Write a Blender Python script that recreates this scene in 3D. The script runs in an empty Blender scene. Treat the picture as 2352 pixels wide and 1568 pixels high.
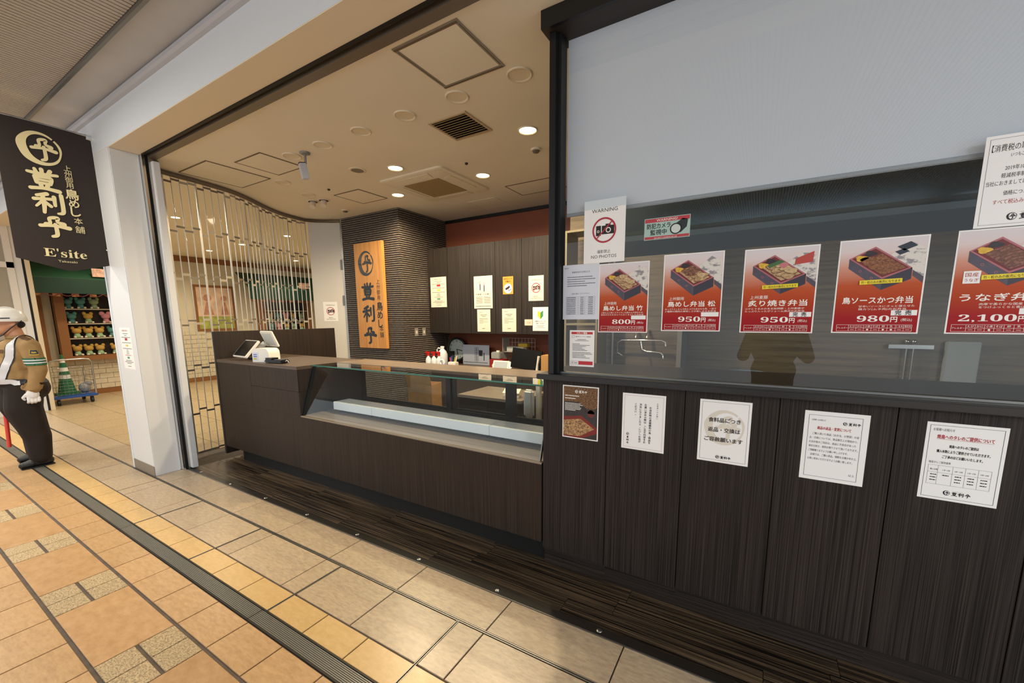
import bpy, bmesh, math, random
from mathutils import Vector, Matrix
random.seed(7)
SC = bpy.context.scene
COL = SC.collection
PI = math.pi

# ------------------------------------------------------------------ camera
CAMH = 1.54
FPX, PCX, PCY = 937.2, 1176.0, 870.2
PITCH, YAW, ROLL = .1508, .5421, -.0086
def cam_axes():
    cy, sy = math.cos(YAW), math.sin(YAW)
    f = Vector((-sy*math.cos(PITCH), cy*math.cos(PITCH), -math.sin(PITCH)))
    r = Vector((cy, sy, 0)); u = r.cross(f)
    c, s = math.cos(ROLL), math.sin(ROLL)
    return c*r+s*u, -s*r+c*u, f
RT, UP, FW = cam_axes()
cam = bpy.data.cameras.new('camera'); cam_o = bpy.data.objects.new('camera', cam); COL.objects.link(cam_o)
cam.sensor_width = 36; cam.lens = 36*FPX/2352; cam.shift_y = (PCY-784)/2352; cam.clip_start = .02
cam_o.matrix_world = Matrix(((RT.x, UP.x, -FW.x, 0), (RT.y, UP.y, -FW.y, 0), (RT.z, UP.z, -FW.z, CAMH), (0, 0, 0, 1)))
SC.camera = cam_o
def at(x, y, ax, v):
    """pixel of the photograph -> point on the plane axis=value"""
    d = RT*((x-PCX)/FPX) - UP*((y-PCY)/FPX) + FW
    o = Vector((0, 0, CAMH)); return o + d*((v-o[ax])/d[ax])

# ------------------------------------------------------------------ world, lights, exposure
w = bpy.data.worlds.new('world'); SC.world = w; w.use_nodes = True
bg = w.node_tree.nodes['Background']; bg.inputs[0].default_value = (.84, .92, 1.0, 1); bg.inputs[1].default_value = 1.05
vs = SC.view_settings; vs.view_transform = 'Standard'; vs.look = 'None'; vs.gamma = 1; vs.use_curve_mapping = False
vs.exposure = 0.36
def area(name, loc, energy, size, col, rot=(0, 0, 0), sy=None, shape='DISK'):
    l = bpy.data.lights.new(name, 'AREA'); l.energy = energy; l.size = size; l.color = col
    l.shape = shape if sy is None else 'RECTANGLE'
    if sy: l.size_y = sy
    o = bpy.data.objects.new(name, l); COL.objects.link(o); o.location = loc; o.rotation_euler = rot
    return o
MID = (1.0, .93, .80)
area('mall_area_light', (4.6, -3.5, 3.3), 260, .9, (.94, .97, 1.0)); area('mall_area_light', (5.6, -1.6, 3.3), 170, .9, (.94, .97, 1.0))  # added cool area lights without fixtures, to brighten the blind and facade papers
for x in (-10.6, -7.6, -4.6):                               # ceiling lamps along the walkway, clear of the window's mirror view
    for y in (-.1, -1.0):
        area('mall_area_light', (x, y, 3.3), 33, .5, MID)

# ------------------------------------------------------------------ mesh builder
class MB:
    def __init__(s): s.v = []; s.f = []; s.m = []; s.sm = []
    def add(s, vs_, fs, m=0, smooth=False):
        b = len(s.v); s.v += [tuple(v) for v in vs_]
        for f in fs: s.f.append(tuple(b+i for i in f)); s.m.append(m); s.sm.append(smooth)
        return s
    def box(s, x0, x1, y0, y1, z0, z1, m=0):
        if x0 > x1: x0, x1 = x1, x0
        if y0 > y1: y0, y1 = y1, y0
        if z0 > z1: z0, z1 = z1, z0
        return s.add([(x, y, z) for z in (z0, z1) for y in (y0, y1) for x in (x0, x1)],
                     [(0, 2, 3, 1), (4, 5, 7, 6), (0, 1, 5, 4), (2, 6, 7, 3), (0, 4, 6, 2), (1, 3, 7, 5)], m)
    def cbox(s, x0, x1, y0, y1, z0, z1, c=.004, m=0):
        """box with chamfered edges"""
        if x0 > x1: x0, x1 = x1, x0
        if y0 > y1: y0, y1 = y1, y0
        if z0 > z1: z0, z1 = z1, z0
        bm = bmesh.new()
        bmesh.ops.create_cube(bm, size=1)
        for v in bm.verts: v.co = Vector(((x0+x1)/2+v.co.x*(x1-x0), (y0+y1)/2+v.co.y*(y1-y0), (z0+z1)/2+v.co.z*(z1-z0)))
        bmesh.ops.bevel(bm, geom=bm.edges[:], offset=c, segments=2, affect='EDGES')
        bm.verts.index_update()
        s.add([v.co for v in bm.verts], [[v.index for v in f.verts] for f in bm.faces], m); bm.free(); return s
    def prism(s, poly, d, m=0):
        """poly: list of 3d points, extruded by vector d"""
        n = len(poly); d = Vector(d); a = [Vector(p) for p in poly]; b = [p+d for p in a]
        return s.add(a+b, [tuple(range(n))[::-1], tuple(range(n, 2*n))]+[(i, (i+1) % n, n+(i+1) % n, n+i) for i in range(n)], m)
    def tube(s, pts, r, seg=10, m=0, cap=True, closed=False):
        pts = [Vector(p) for p in pts]; n = len(pts)
        rs = r if isinstance(r, (list, tuple)) else [r]*n
        vs_ = []; prev = None
        for i, p in enumerate(pts):
            a = pts[i-1] if (i > 0 or closed) else p; b = pts[(i+1) % n] if (i < n-1 or closed) else p
            t = (b-a).normalized()
            if prev is None:
                u = t.orthogonal().normalized()
            else:
                u = (prev-t*prev.dot(t)); u = u.normalized() if u.length > 1e-6 else t.orthogonal().normalized()
            prev = u; w_ = t.cross(u)
            for k in range(seg):
                a_ = 2*PI*k/seg; vs_.append(p+(u*math.cos(a_)+w_*math.sin(a_))*rs[i])
        fs = []
        for i in range(n if closed else n-1):
            j = (i+1) % n
            for k in range(seg): fs.append((i*seg+k, i*seg+(k+1) % seg, j*seg+(k+1) % seg, j*seg+k))
        s.add(vs_, fs, m, True)
        if cap and not closed:
            s.add(vs_[:seg], [tuple(range(seg))[::-1]], m); s.add(vs_[-seg:], [tuple(range(seg))], m)
        return s
    def cyl(s, c, r, h, seg=24, m=0, axis='z', r2=None):
        c = Vector(c); ax = {'x': Vector((1, 0, 0)), 'y': Vector((0, 1, 0)), 'z': Vector((0, 0, 1))}[axis]
        return s.tube([c, c+ax*h], [r, r if r2 is None else r2], seg, m)
    def lathe(s, c, prof, seg=24, m=0, smooth=True):
        """prof: list of (radius, z)"""
        c = Vector(c); vs_ = []
        for r, z in prof:
            for k in range(seg):
                a = 2*PI*k/seg; vs_.append(c+Vector((r*math.cos(a), r*math.sin(a), z)))
        fs = [(i*seg+k, i*seg+(k+1) % seg, (i+1)*seg+(k+1) % seg, (i+1)*seg+k) for i in range(len(prof)-1) for k in range(seg)]
        s.add(vs_, fs, m, smooth)
        if prof[0][0] > 1e-5: s.add(vs_[:seg], [tuple(range(seg))[::-1]], m)
        if prof[-1][0] > 1e-5: s.add(vs_[-seg:], [tuple(range(seg))], m)
        return s
    def ball(s, c, r, seg=16, rings=10, m=0):
        c = Vector(c); r = Vector(r) if not isinstance(r, (int, float)) else Vector((r, r, r))
        vs_ = []
        for i in range(rings+1):
            t = PI*i/rings
            for k in range(seg):
                a = 2*PI*k/seg
                vs_.append(c+Vector((r.x*math.sin(t)*math.cos(a), r.y*math.sin(t)*math.sin(a), -r.z*math.cos(t))))
        fs = [(i*seg+k, i*seg+(k+1) % seg, (i+1)*seg+(k+1) % seg, (i+1)*seg+k) for i in range(rings) for k in range(seg)]
        return s.add(vs_, fs, m, True)
    def mesh(s, name, mats):
        me = bpy.data.meshes.new(name); me.from_pydata(s.v, [], s.f)
        for m in (mats if isinstance(mats, (list, tuple)) else [mats]): me.materials.append(m)
        me.polygons.foreach_set('material_index', s.m); me.polygons.foreach_set('use_smooth', s.sm)
        me.update(); return me
    def build(s, name, mats, parent=None, **k):
        return link(name, s.mesh(name, mats), parent, **k)
def link(name, me, parent=None, label=None, cat=None, group=None, kind=None, loc=None, rz=None):
    o = bpy.data.objects.new(name, me); COL.objects.link(o)
    if parent: o.parent = parent
    if loc: o.location = loc
    if rz is not None: o.rotation_euler = (0, 0, rz)
    tag(o, label, cat, group, kind); return o
def tag(o, label=None, cat=None, group=None, kind=None):
    if label: o['label'] = label
    if cat: o['category'] = cat
    if group: o['group'] = group
    if kind: o['kind'] = kind
def thing(name, label, cat, loc=(0, 0, 0), rz=0, group=None):
    o = bpy.data.objects.new(name, None); COL.objects.link(o); o.location = loc; o.rotation_euler = (0, 0, rz)
    o.empty_display_size = .1; tag(o, label, cat, group); return o
def copy_tree(o, parent=None):
    c = o.copy(); COL.objects.link(c); c.parent = parent
    for ch in [k for k in o.children]: copy_tree(ch, c)
    return c
def box_o(name, mat, b, parent=None, c=0, **k):
    m = MB(); m.cbox(*b, c) if c else m.box(*b); return m.build(name, mat, parent, **k)

# ------------------------------------------------------------------ materials
def lin(c):
    if isinstance(c, str):
        c = [int(c[i:i+2], 16)/255 for i in (0, 2, 4)]
        c = [x/12.92 if x <= .04045 else ((x+.055)/1.055)**2.4 for x in c]
    return (c[0], c[1], c[2], 1)
MATS = {}
def mat(name, col, rough=.5, metal=0, spec=.5, emit=0, bump=None, var=None, sub=None):
    """plain principled; var=(scale, amount) gives mottled colour, bump=(scale, strength)"""
    if name in MATS: return MATS[name]
    m = bpy.data.materials.new(name); m.use_nodes = True; nt = m.node_tree; p = nt.nodes['Principled BSDF']
    p.inputs['Base Color'].default_value = lin(col); p.inputs['Roughness'].default_value = rough
    p.inputs['Metallic'].default_value = metal; p.inputs['Specular IOR Level'].default_value = spec
    if emit: p.inputs['Emission Color'].default_value = lin(col); p.inputs['Emission Strength'].default_value = emit
    tc = None
    if var or bump: tc = nt.nodes.new('ShaderNodeTexCoord')
    if var:
        n = nt.nodes.new('ShaderNodeTexNoise'); n.inputs['Scale'].default_value = var[0]; n.inputs['Detail'].default_value = 6
        nt.links.new(tc.outputs['Object'], n.inputs['Vector'])
        r = nt.nodes.new('ShaderNodeValToRGB'); c = lin(col)
        r.color_ramp.elements[0].position = .3; r.color_ramp.elements[1].position = .7
        r.color_ramp.elements[0].color = tuple(x*(1-var[1]) for x in c[:3])+(1,); r.color_ramp.elements[1].color = tuple(min(1, x*(1+var[1])) for x in c[:3])+(1,)
        nt.links.new(n.outputs['Fac'], r.inputs[0]); nt.links.new(r.outputs[0], p.inputs['Base Color'])
    if bump:
        n2 = nt.nodes.new('ShaderNodeTexNoise'); n2.inputs['Scale'].default_value = bump[0]; n2.inputs['Detail'].default_value = 4
        nt.links.new(tc.outputs['Object'], n2.inputs['Vector'])
        b = nt.nodes.new('ShaderNodeBump'); b.inputs['Strength'].default_value = bump[1]; b.inputs['Distance'].default_value = .01
        nt.links.new(n2.outputs['Fac'], b.inputs['Height']); nt.links.new(b.outputs[0], p.inputs['Normal'])
    MATS[name] = m; return m
def streak(name, c0, c1, scale, rough=.45, lo=.35, hi=.7, spec=.5, rnd=0, bumpn=.05, pos=None):
    """wood-like streaks; scale = per-axis noise scale"""
    m = bpy.data.materials.new(name); m.use_nodes = True; nt = m.node_tree; p = nt.nodes['Principled BSDF']
    tc = nt.nodes.new('ShaderNodeTexCoord'); mp = nt.nodes.new('ShaderNodeMapping'); mp.inputs['Scale'].default_value = scale
    n = nt.nodes.new('ShaderNodeTexNoise'); n.inputs['Scale'].default_value = 1; n.inputs['Detail'].default_value = 5; n.inputs['Roughness'].default_value = .65
    r = nt.nodes.new('ShaderNodeValToRGB'); e = r.color_ramp.elements
    e[0].position = lo; e[1].position = hi; e[0].color = lin(c0); e[1].color = lin(c1)
    oi = nt.nodes.new('ShaderNodeObjectInfo'); va = nt.nodes.new('ShaderNodeVectorMath'); va.operation = 'ADD'
    sc = nt.nodes.new('ShaderNodeMath'); sc.operation = 'MULTIPLY'; sc.inputs[1].default_value = 37.0
    nt.links.new(oi.outputs['Random'], sc.inputs[0]); nt.links.new(tc.outputs['Object'], mp.inputs['Vector'])
    nt.links.new(mp.outputs[0], va.inputs[0]); nt.links.new(sc.outputs[0], va.inputs[1]); nt.links.new(va.outputs[0], n.inputs['Vector'])
    nt.links.new(n.outputs['Fac'], r.inputs[0])
    if rnd:
        hs = nt.nodes.new('ShaderNodeHueSaturation'); mr = nt.nodes.new('ShaderNodeMapRange')
        mr.inputs['To Min'].default_value = 1-rnd; mr.inputs['To Max'].default_value = 1+rnd
        nt.links.new(oi.outputs['Random'], mr.inputs['Value']); nt.links.new(mr.outputs[0], hs.inputs['Value'])
        nt.links.new(r.outputs[0], hs.inputs['Color']); nt.links.new(hs.outputs[0], p.inputs['Base Color'])
    else: nt.links.new(r.outputs[0], p.inputs['Base Color'])
    b = nt.nodes.new('ShaderNodeBump'); b.inputs['Strength'].default_value = bumpn; b.inputs['Distance'].default_value = .004
    nt.links.new(n.outputs['Fac'], b.inputs['Height']); nt.links.new(b.outputs[0], p.inputs['Normal'])
    p.inputs['Roughness'].default_value = rough; p.inputs['Specular IOR Level'].default_value = spec
    MATS[name] = m; return m
def glass(name, tint=(.9, .95, .93), rough=0.0, ior=1.5, k=1.0):
    """clear sheet: straight-through transparency plus a Fresnel mirror"""
    m = bpy.data.materials.new(name); m.use_nodes = True; nt = m.node_tree; nt.nodes.remove(nt.nodes['Principled BSDF'])
    t = nt.nodes.new('ShaderNodeBsdfTransparent'); t.inputs[0].default_value = (*tint, 1)
    g = nt.nodes.new('ShaderNodeBsdfGlossy'); g.inputs['Roughness'].default_value = rough; g.inputs[0].default_value = (k, k, k, 1)
    f = nt.nodes.new('ShaderNodeFresnel'); f.inputs[0].default_value = ior
    ge = nt.nodes.new('ShaderNodeNewGeometry'); om = nt.nodes.new('ShaderNodeMath'); om.operation = 'SUBTRACT'; om.inputs[0].default_value = 1
    nt.links.new(ge.outputs['Backfacing'], om.inputs[1]); mu = nt.nodes.new('ShaderNodeMath'); mu.operation = 'MULTIPLY'; nt.links.new(f.outputs[0], mu.inputs[0]); nt.links.new(om.outputs[0], mu.inputs[1])
    x = nt.nodes.new('ShaderNodeMixShader'); nt.links.new(mu.outputs[0], x.inputs[0]); nt.links.new(t.outputs[0], x.inputs[1]); nt.links.new(g.outputs[0], x.inputs[2])
    nt.links.new(x.outputs[0], nt.nodes['Material Output'].inputs[0]); MATS[name] = m; return m
def grad(name, stops, rough=.35, axis=2):
    """printed colour gradient over an object's own height"""
    m = bpy.data.materials.new(name); m.use_nodes = True; nt = m.node_tree; p = nt.nodes['Principled BSDF']
    tc = nt.nodes.new('ShaderNodeTexCoord'); sx = nt.nodes.new('ShaderNodeSeparateXYZ'); r = nt.nodes.new('ShaderNodeValToRGB')
    nt.links.new(tc.outputs['Generated'], sx.inputs[0]); nt.links.new(sx.outputs[axis], r.inputs[0]); nt.links.new(r.outputs[0], p.inputs['Base Color'])
    e = r.color_ramp.elements; e[0].position = stops[0][0]; e[0].color = lin(stops[0][1]); e[1].position = stops[-1][0]; e[1].color = lin(stops[-1][1])
    for q, c in stops[1:-1]: n = e.new(q); n.color = lin(c)
    p.inputs['Roughness'].default_value = rough; p.inputs['Specular IOR Level'].default_value = .2; MATS[name] = m; return m

white_paint = mat('white_paint', 'd9dbdc', .45, bump=(60, .03))
fascia_paint = mat('fascia_paint', 'dde5ec', .4)
soffit_paint = mat('soffit_paint', 'ecdfc6', .55)
ceil_paint = mat('ceiling_paint', 'eee6d3', .6, var=(1.2, .04))
steel = mat('steel', 'b9b9b6', .3, 1)
steel_dull = mat('steel_dull', '8d8c88', .45, 1)
chrome = mat('chrome', 'e0e0e0', .12, 1)
black_metal = mat('black_metal', '1b1d1f', .35, .3)
black = mat('black', '0a0a0a', .5)
slot = mat('slot_black', '060606', .7)
paper = mat('paper', 'f2f1ee', .4)
paper_cream = mat('paper_cream', 'd9d3c5', .5)
ink = mat('ink', '17171a', .6)
ink_grey = mat('ink_grey', '46464c', .6)
ink_red = mat('ink_red', 'b3202c', .6)
ink_white = mat('ink_white', 'f6f2ea', .6)
cream_ink = mat('cream_ink', 'e8d9a6', .6)
wood_door = streak('dark_wood_vertical', '110e0d', '453c37', (280, 280, 1.3), .5, .38, .78, spec=.25, rnd=.05)
wood_counter = streak('counter_wood_vertical', '1f1711', '3d3027', (170, 170, 1.6), .5, spec=.3)
wood_back = streak('screen_wood_vertical', '170f0a', '30221a', (90, 90, 1.2), .5)
wood_top = streak('greige_worktop', '6b5d50', '85776a', (2, 60, 60), .35)
wood_top_dark = streak('counter_top_brown', '4b3d32', '63544a', (2, 60, 60), .4)
plank_m = streak('dark_plank', '0d0a08', '7d6850', (1.3, 120, 120), .36, .42, .74, rnd=.22)
glass_big = glass('window_glass', (.965, .975, .965))
glass_case = glass('case_glass', (.965, .985, .98))
glass_poly = glass('poly_pane', (.96, .965, .94), .05, 1.2)
edge_green = mat('glass_edge', '3f7f74', .15)
tile_beige = streak('tile_beige', 'a3907a', 'c4b092', (22, 70, 70), .32, .3, .72, rnd=.06)
tile_yellow = streak('tile_yellow', 'c6a46c', 'd6b680', (20, 45, 45), .32, .3, .72, rnd=.04)
tile_tan = streak('tile_tan', 'b08d64', 'c9a67a', (18, 60, 60), .32, .3, .72, rnd=.06)
tile_orange = streak('tile_orange', 'b08a5e', 'c6a177', (14, 22, 22), .32, .3, .72, rnd=.04)
tile_shop = streak('tile_shop', 'a58f6c', 'c3ac86', (14, 45, 45), .3, .3, .72, rnd=.06)
tile_rough = streak('tile_rough', '8b7656', 'cdb68c', (110, 170, 110), .5, .38, .60, rnd=.05, bumpn=.8)
mortar = mat('mortar', '5b4f45', .8, var=(20, .2))

# ------------------------------------------------------------------ mall floor
ZC = 3.06                      # ceiling and soffit height
FY = 2.1175                    # front plane of counter and cabinets
floor = MB().box(-16, 4.5, -6, 1.735, -.1, -.006).box(-16, -5.0, 1.735, 9, -.1, -.006).build('floor', mortar, kind='structure')
TM = {}
def tile(x0, x1, y0, y1, m, g=.0035, gy=None):
    """one floor tile with a chamfered top edge, mesh shared between equal sizes"""
    gy = g if gy is None else gy
    wx, wy = round(x1-x0-2*g, 4), round(y1-y0-2*gy, 4); key = (wx, wy, m.name)
    if key not in TM:
        c = .0015; a, b = wx/2, wy/2
        v = [(-a, -b, -.008), (a, -b, -.008), (a, b, -.008), (-a, b, -.008), (-a, -b, -c), (a, -b, -c), (a, b, -c), (-a, b, -c),
             (-a+c, -b+c, 0), (a-c, -b+c, 0), (a-c, b-c, 0), (-a+c, b-c, 0)]
        f = [(8, 9, 10, 11)]+[(i, (i+1) % 4, 4+(i+1) % 4, 4+i) for i in range(4)]+[(4+i, 4+(i+1) % 4, 8+(i+1) % 4, 8+i) for i in range(4)]
        TM[key] = MB().add(v, f).mesh('tile', m)
    return link('tile', TM[key], floor, loc=((x0+x1)/2, (y0+y1)/2, random.uniform(-.0004, .0004)))
MOD = .3088
JW = -2.1465                   # a wide metal joint
def grid(x0, x1, start, step):
    k0 = math.ceil((x0-start)/step); k1 = math.floor((x1-start)/step)
    return [start+k*step for k in range(k0, k1+1)]
XA, XB = -10.4, 1.3
ja = grid(XA, XB, -2.294, 2*MOD)
for a, b in zip(ja, ja[1:]): tile(a, b, 1.484, 1.735, tile_beige, gy=.002)            # row against the shop floor
wj = grid(XA, XB, JW, 3*MOD)
cuts = sorted([(x, 0) for x in ja]+[(x, 1) for x in wj])
for (a, ka), (b, kb) in zip(cuts, cuts[1:]):
    if b-a > .02: tile(a+(.005 if ka else 0), b-(.005 if kb else 0), 1.163, 1.466, tile_beige)
jm = grid(XA, XB, JW, MOD)
for i, (a, b) in enumerate(zip(jm, jm[1:])):
    tile(a, b, 1.008, 1.160, tile_yellow)
    tile(a, b, .722, .915, tile_tan)
    if b < 0.2: tile(a, b, -.21, .399, tile_tan, gy=.004)
for x in wj:
    if x-2*MOD > XA: tile(x, x+2*MOD, .410, .712, tile_orange, gy=.003)
    a = x-MOD
    if a > XA:
        for i in (0, 1):
            for j in (0, 1): tile(a+i*MOD/2, a+(i+1)*MOD/2, (.410, .566)[j], (.556, .712)[j], tile_rough, .003, .003)
st = MB()                                                                            # tiles behind the pillar and beyond, joined
def joined(x0, x1, y0, y1, mi):
    g = .004; st.box(x0+g, x1-g, y0+g, y1-g, -.008, 0, mi)
for r in range(12):
    for c in range(18):
        x0 = -16+c*2*MOD+(r % 2)*MOD
        if x0+2*MOD < -5.02: joined(x0, x0+2*MOD, 1.735+r*.6, 1.735+(r+1)*.6, 0)
for c in range(10):
    x0 = XA-(c+1)*2*MOD+.05
    for (y0, y1, mi) in ((1.484, 1.735, 1), (1.163, 1.466, 1), (1.008, 1.16, 2), (.722, .915, 3), (.41, .712, 3), (-.21, .399, 3)): joined(x0, x0+2*MOD, y0, y1, mi)
for c in range(32):
    for r in range(9): joined(-15+c*.6, -15+(c+1)*.6, -5.7+r*.6, -5.7+(r+1)*.6+.0, 3)
st.build('tile_field', [tile_shop, tile_beige, tile_yellow, tile_tan], floor, kind='stuff')
# metal inlay strips between tile rows
js = MB().box(-16, 4, 1.467, 1.472, -.006, .001).box(-16, 4, 1.477, 1.482, -.006, .001)
js.build('joint_strip', steel_dull, floor)
for x in wj[-6:]:
    MB().box(x-.007, x-.003, 1.0, 1.466, -.006, .001).box(x+.003, x+.007, 1.0, 1.466, -.006, .001).build('joint_strip', steel_dull, floor)
# grey ribbed drain cover strip, laid in lengths
drain_m = mat('drain_grey', '8a8880', .4, .55)
for i, x in enumerate(grid(-12, 3, JW-.03, 1.815)):
    m = MB(); y0, y1 = .927, 1.000; n = 9; prof = [(y0, -.004)]
    for k in range(n):
        a = y0+(y1-y0)*k/n; d = (y1-y0)/n
        prof += [(a+.1*d, .001), (a+.55*d, .001), (a+.65*d, -.003), (a+.95*d, -.003)]
    prof += [(y1, -.004)]
    m.add([(x0_, y, z) for x0_ in (x+.003, x+1.812) for y, z in prof], [(k, k+1, len(prof)+k+1, len(prof)+k) for k in range(len(prof)-1)])
    d = m.build('drain_cover', drain_m, label='grey ribbed metal drain cover in the tiled floor, '+['farthest length', 'seventh length from the right', 'length under the uniformed person', 'fifth length from the right', 'length passing the white pillar', 'length in front of the showcase', 'length at the picture bottom', 'length past the picture bottom', 'last length'][i], cat='drain cover', group='lengths of the floor drain cover')
    MB().box(x+.001, x+1.814, .917, .926, -.006, .002).box(x+.001, x+1.814, 1.001, 1.008, -.006, .001).build('frame', mat('drain_edge', '2e2d2a', .5, .4), d)
# ------------------------------------------------------------------ dark plank floor of the shop
sfloor = MB().box(-5.0, 4.5, 1.735, 9, -.1, -.004).build('floor_shop', mat('plank_gap', '070605', .6), kind='structure')
PMs = {}
def plank(x0, x1, y0, y1):
    key = (round(x1-x0, 3), round(y1-y0, 3))
    if key not in PMs: PMs[key] = MB().box(-key[0]/2+.0012, key[0]/2-.0012, -key[1]/2+.0012, key[1]/2-.0012, -.005, .001).mesh('plank', plank_m)
    link('plank', PMs[key], sfloor, loc=((x0+x1)/2, (y0+y1)/2, 0))
for r in range(8):
    y0 = 1.792+r*.122; x = -5.0-random.uniform(0, .9) if r else -5.4
    while x < 3.0:
        a = max(x, -5.0); b = min(x+.92, 3.0)
        if b-a > .02: plank(a, b, y0, y0+.122)
        x += .92
MB().box(-5.0, 4.5, 2.77, 9, -.003, .0005).build('plank_field', plank_m, sfloor)
ed = MB().box(-5.0, 3.0, 1.737, 1.790, -.004, .003).build('edge_strip', mat('edge_strip', '2a2520', .4, .2), sfloor)
MB().box(-5.0, 3.0, 1.733, 1.7385, -.004, .004).build('nosing', steel_dull, sfloor)
rv = MB().lathe((0, 0, 0), [(.0155, .003), (.015, .0045), (.008, .0062), (0, .0066)], 16).mesh('rivet', steel)
for k in range(9): link('rivet', rv, sfloor, loc=(-4.78+k*.601, 1.769, 0))

# ------------------------------------------------------------------ pillar, fascia, ceilings
def pillar(name, x0, x1, y0, y1):
    p = MB().cbox(x0, x1, y0, y1, 0, ZC, .006).build(name, white_paint, kind='structure')
    MB().box(x0-.002, x1-.004, y0-.006, y0, 0, .10).build('baseboard', mat('grey_base', '84796a', .5), p); return p
pil = pillar('pillar_1', -5.576, -5.046, 1.488, 1.70)
MB().box(-5.59, -5.560, 1.48, 1.70, 0, ZC).build('corner_bead', fascia_paint, pil)
def jamb(xs, xe, prefix):
    """shutter guide: chrome channel, dark slot and white post at the end of the opening"""
    j = MB().box(xs-.10, xe, 1.701, 1.722, 0, ZC).build('door_frame_'+prefix, chrome, kind='structure')
    MB().box(xs-.10, xe-.02, 1.722, 1.748, 0, ZC).build('slot', slot, j)
    MB().box(xs-.10, xe-.006, 1.748, 1.766, 0, ZC).build('channel', steel, j)
    MB().cbox(xs-.10, xe+.035, 1.767, 1.822, 0.012, ZC-.05, .004).build('post', white_paint, j)
    return j
jamb(-5.05, -4.995, '1')
fas = MB().box(-16, 4.5, 1.488, 1.700, ZC, 3.335).build('wall_fascia', fascia_paint, kind='structure')
MB().box(-16, 4.5, 1.49, 1.70, ZC-.004, ZC).build('soffit', soffit_paint, fas)
tr = [(1.488, 3.335), (1.462, 3.338), (1.448, 3.350), (1.446, 3.372), (1.46, 3.392), (1.49, 3.40)]
MB().prism([(-16, y, z) for y, z in tr], (20.5, 0, 0)).build('cornice', mat('cornice_grey', 'b6bac2', .35), fas)
c1 = MB().box(-16, 4.5, 1.215, 1.50, 3.40, 3.46).build('ceiling_mall', mat('plaster_grey', 'bfc0c2', .6, var=(2.5, .06)), kind='structure')
MB().box(-16, 4.5, 1.197, 1.217, 3.375, 3.46).build('trim', steel_dull, c1)
rb = MB(); n = 0; x = -15.5
while x < 3.2:                                                                       # ribbed metal ceiling over the walkway
    rb.box(x, x+.026, -5.5, 1.195, 3.40, 3.43); x += .038
rb.build('ceiling_rib', mat('ribbed_ceiling', 'c0b9b0', .5, .0), c1, kind='stuff')
MB().box(-16, 4.5, -6, 1.2, 3.45, 3.5).build('ceiling_deck', mat('ceiling_deck', '857e76', .7), c1)
cei = MB().box(-13, 4.5, 1.86, 9, ZC, ZC+.1).build('ceiling', ceil_paint, kind='structure')
tk = MB().box(-5.05, 4.5, 1.702, 1.722, ZC-.012, ZC+.05).box(-5.05, 4.5, 1.722, 1.752, ZC+.02, ZC+.05)
tk.build('trim_1', mat('track_dark', '17130f', .5, .3), kind='structure')
MB().box(-5.05, 4.5, 1.752, 1.822, ZC-.016, ZC+.05).build('trim_2', mat('track_grey', '7b7265', .4, .5), kind='structure')
MB().box(-5.05, 4.5, 1.822, 1.862, ZC-.004, ZC+.05).build('trim_3', ceil_paint, kind='structure')
MB().box(-13, -5.05, 1.70, 1.862, ZC-.004, ZC+.05).build('trim_4', ceil_paint, kind='structure')
# ------------------------------------------------------------------ shop walls and ribbed column
terra = mat('terracotta_wall', '8a4a30', .6, var=(3, .05))
MB().box(-5.7, 4.5, 5.32, 5.42, 0, ZC).build('wall_back', terra, kind='structure')
MB().box(-4.43, 4.5, 5.30, 5.32, ZC-.045, ZC).build('trim_5', black, kind='structure')
cl = MB().box(-5.645, -4.43, 4.31, 5.32, 0, ZC).build('wall_column', mat('column_gap', '0d0b0a', .7), kind='structure')
rb = MB(); z = .006
while z < ZC-.02:
    rb.box(-5.645, -4.419, 4.298, 5.32, z, z+.0165); z += .0300
rb.build('rib', streak('rib_wood', '514841', '857a71', (18, 18, 120), .5), cl, kind='stuff')
# ------------------------------------------------------------------ strokes and text used for printing
def crom(pts, n=6):
    if len(pts) < 3: return pts
    out = []; P = [pts[0]]+list(pts)+[pts[-1]]
    for i in range(1, len(P)-2):
        for k in range(n):
            t = k/n; a, b, c, d = P[i-1], P[i], P[i+1], P[i+2]
            out.append(tuple(.5*((2*b[j])+(-a[j]+c[j])*t+(2*a[j]-5*b[j]+4*c[j]-d[j])*t*t+(-a[j]+3*b[j]-3*c[j]+d[j])*t**3) for j in range(len(b))))
    out.append(tuple(pts[-1])); return out
RK = [0]
def ribbon(mb, pts, w0, ox, oz, s, y, sx=1.0, m=0):
    """brush stroke: pts (u,v[,width factor]) in a unit square"""
    pts = [(p[0], p[1], p[2] if len(p) > 2 else 1.0) for p in pts]; q = crom(pts)
    L = []; R = []
    for i, p in enumerate(q):
        a = q[max(i-1, 0)]; b = q[min(i+1, len(q)-1)]; dx, dz = (b[0]-a[0])*sx, b[1]-a[1]; l = math.hypot(dx, dz) or 1
        nx, nz = -dz/l, dx/l; h = w0*p[2]/2
        L.append((ox+(p[0]*sx+nx*h)*s, y, oz+(p[1]+nz*h)*s)); R.append((ox+(p[0]*sx-nx*h)*s, y, oz+(p[1]-nz*h)*s))
    n = len(q); RK[0] += 1; y0_ = y; y = y-.000012*(RK[0] % 40)-.00002; L = [(p[0], y, p[2]) for p in L]; R = [(p[0], y, p[2]) for p in R]
    mb.add(L+R, [(i, n+i, n+i+1, i+1) for i in range(n-1)], m)
    for p in (q[0], q[-1]):
        h = w0*p[2]/2*s; y += .000005; c = (ox+p[0]*sx*s, y, oz+p[1]*s)
        mb.add([c]+[(c[0]+h*math.cos(a*PI/5), y, c[2]+h*math.sin(a*PI/5)) for a in range(10)], [(0, 1+(a+1) % 10, 1+a) for a in range(10)], m)
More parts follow.
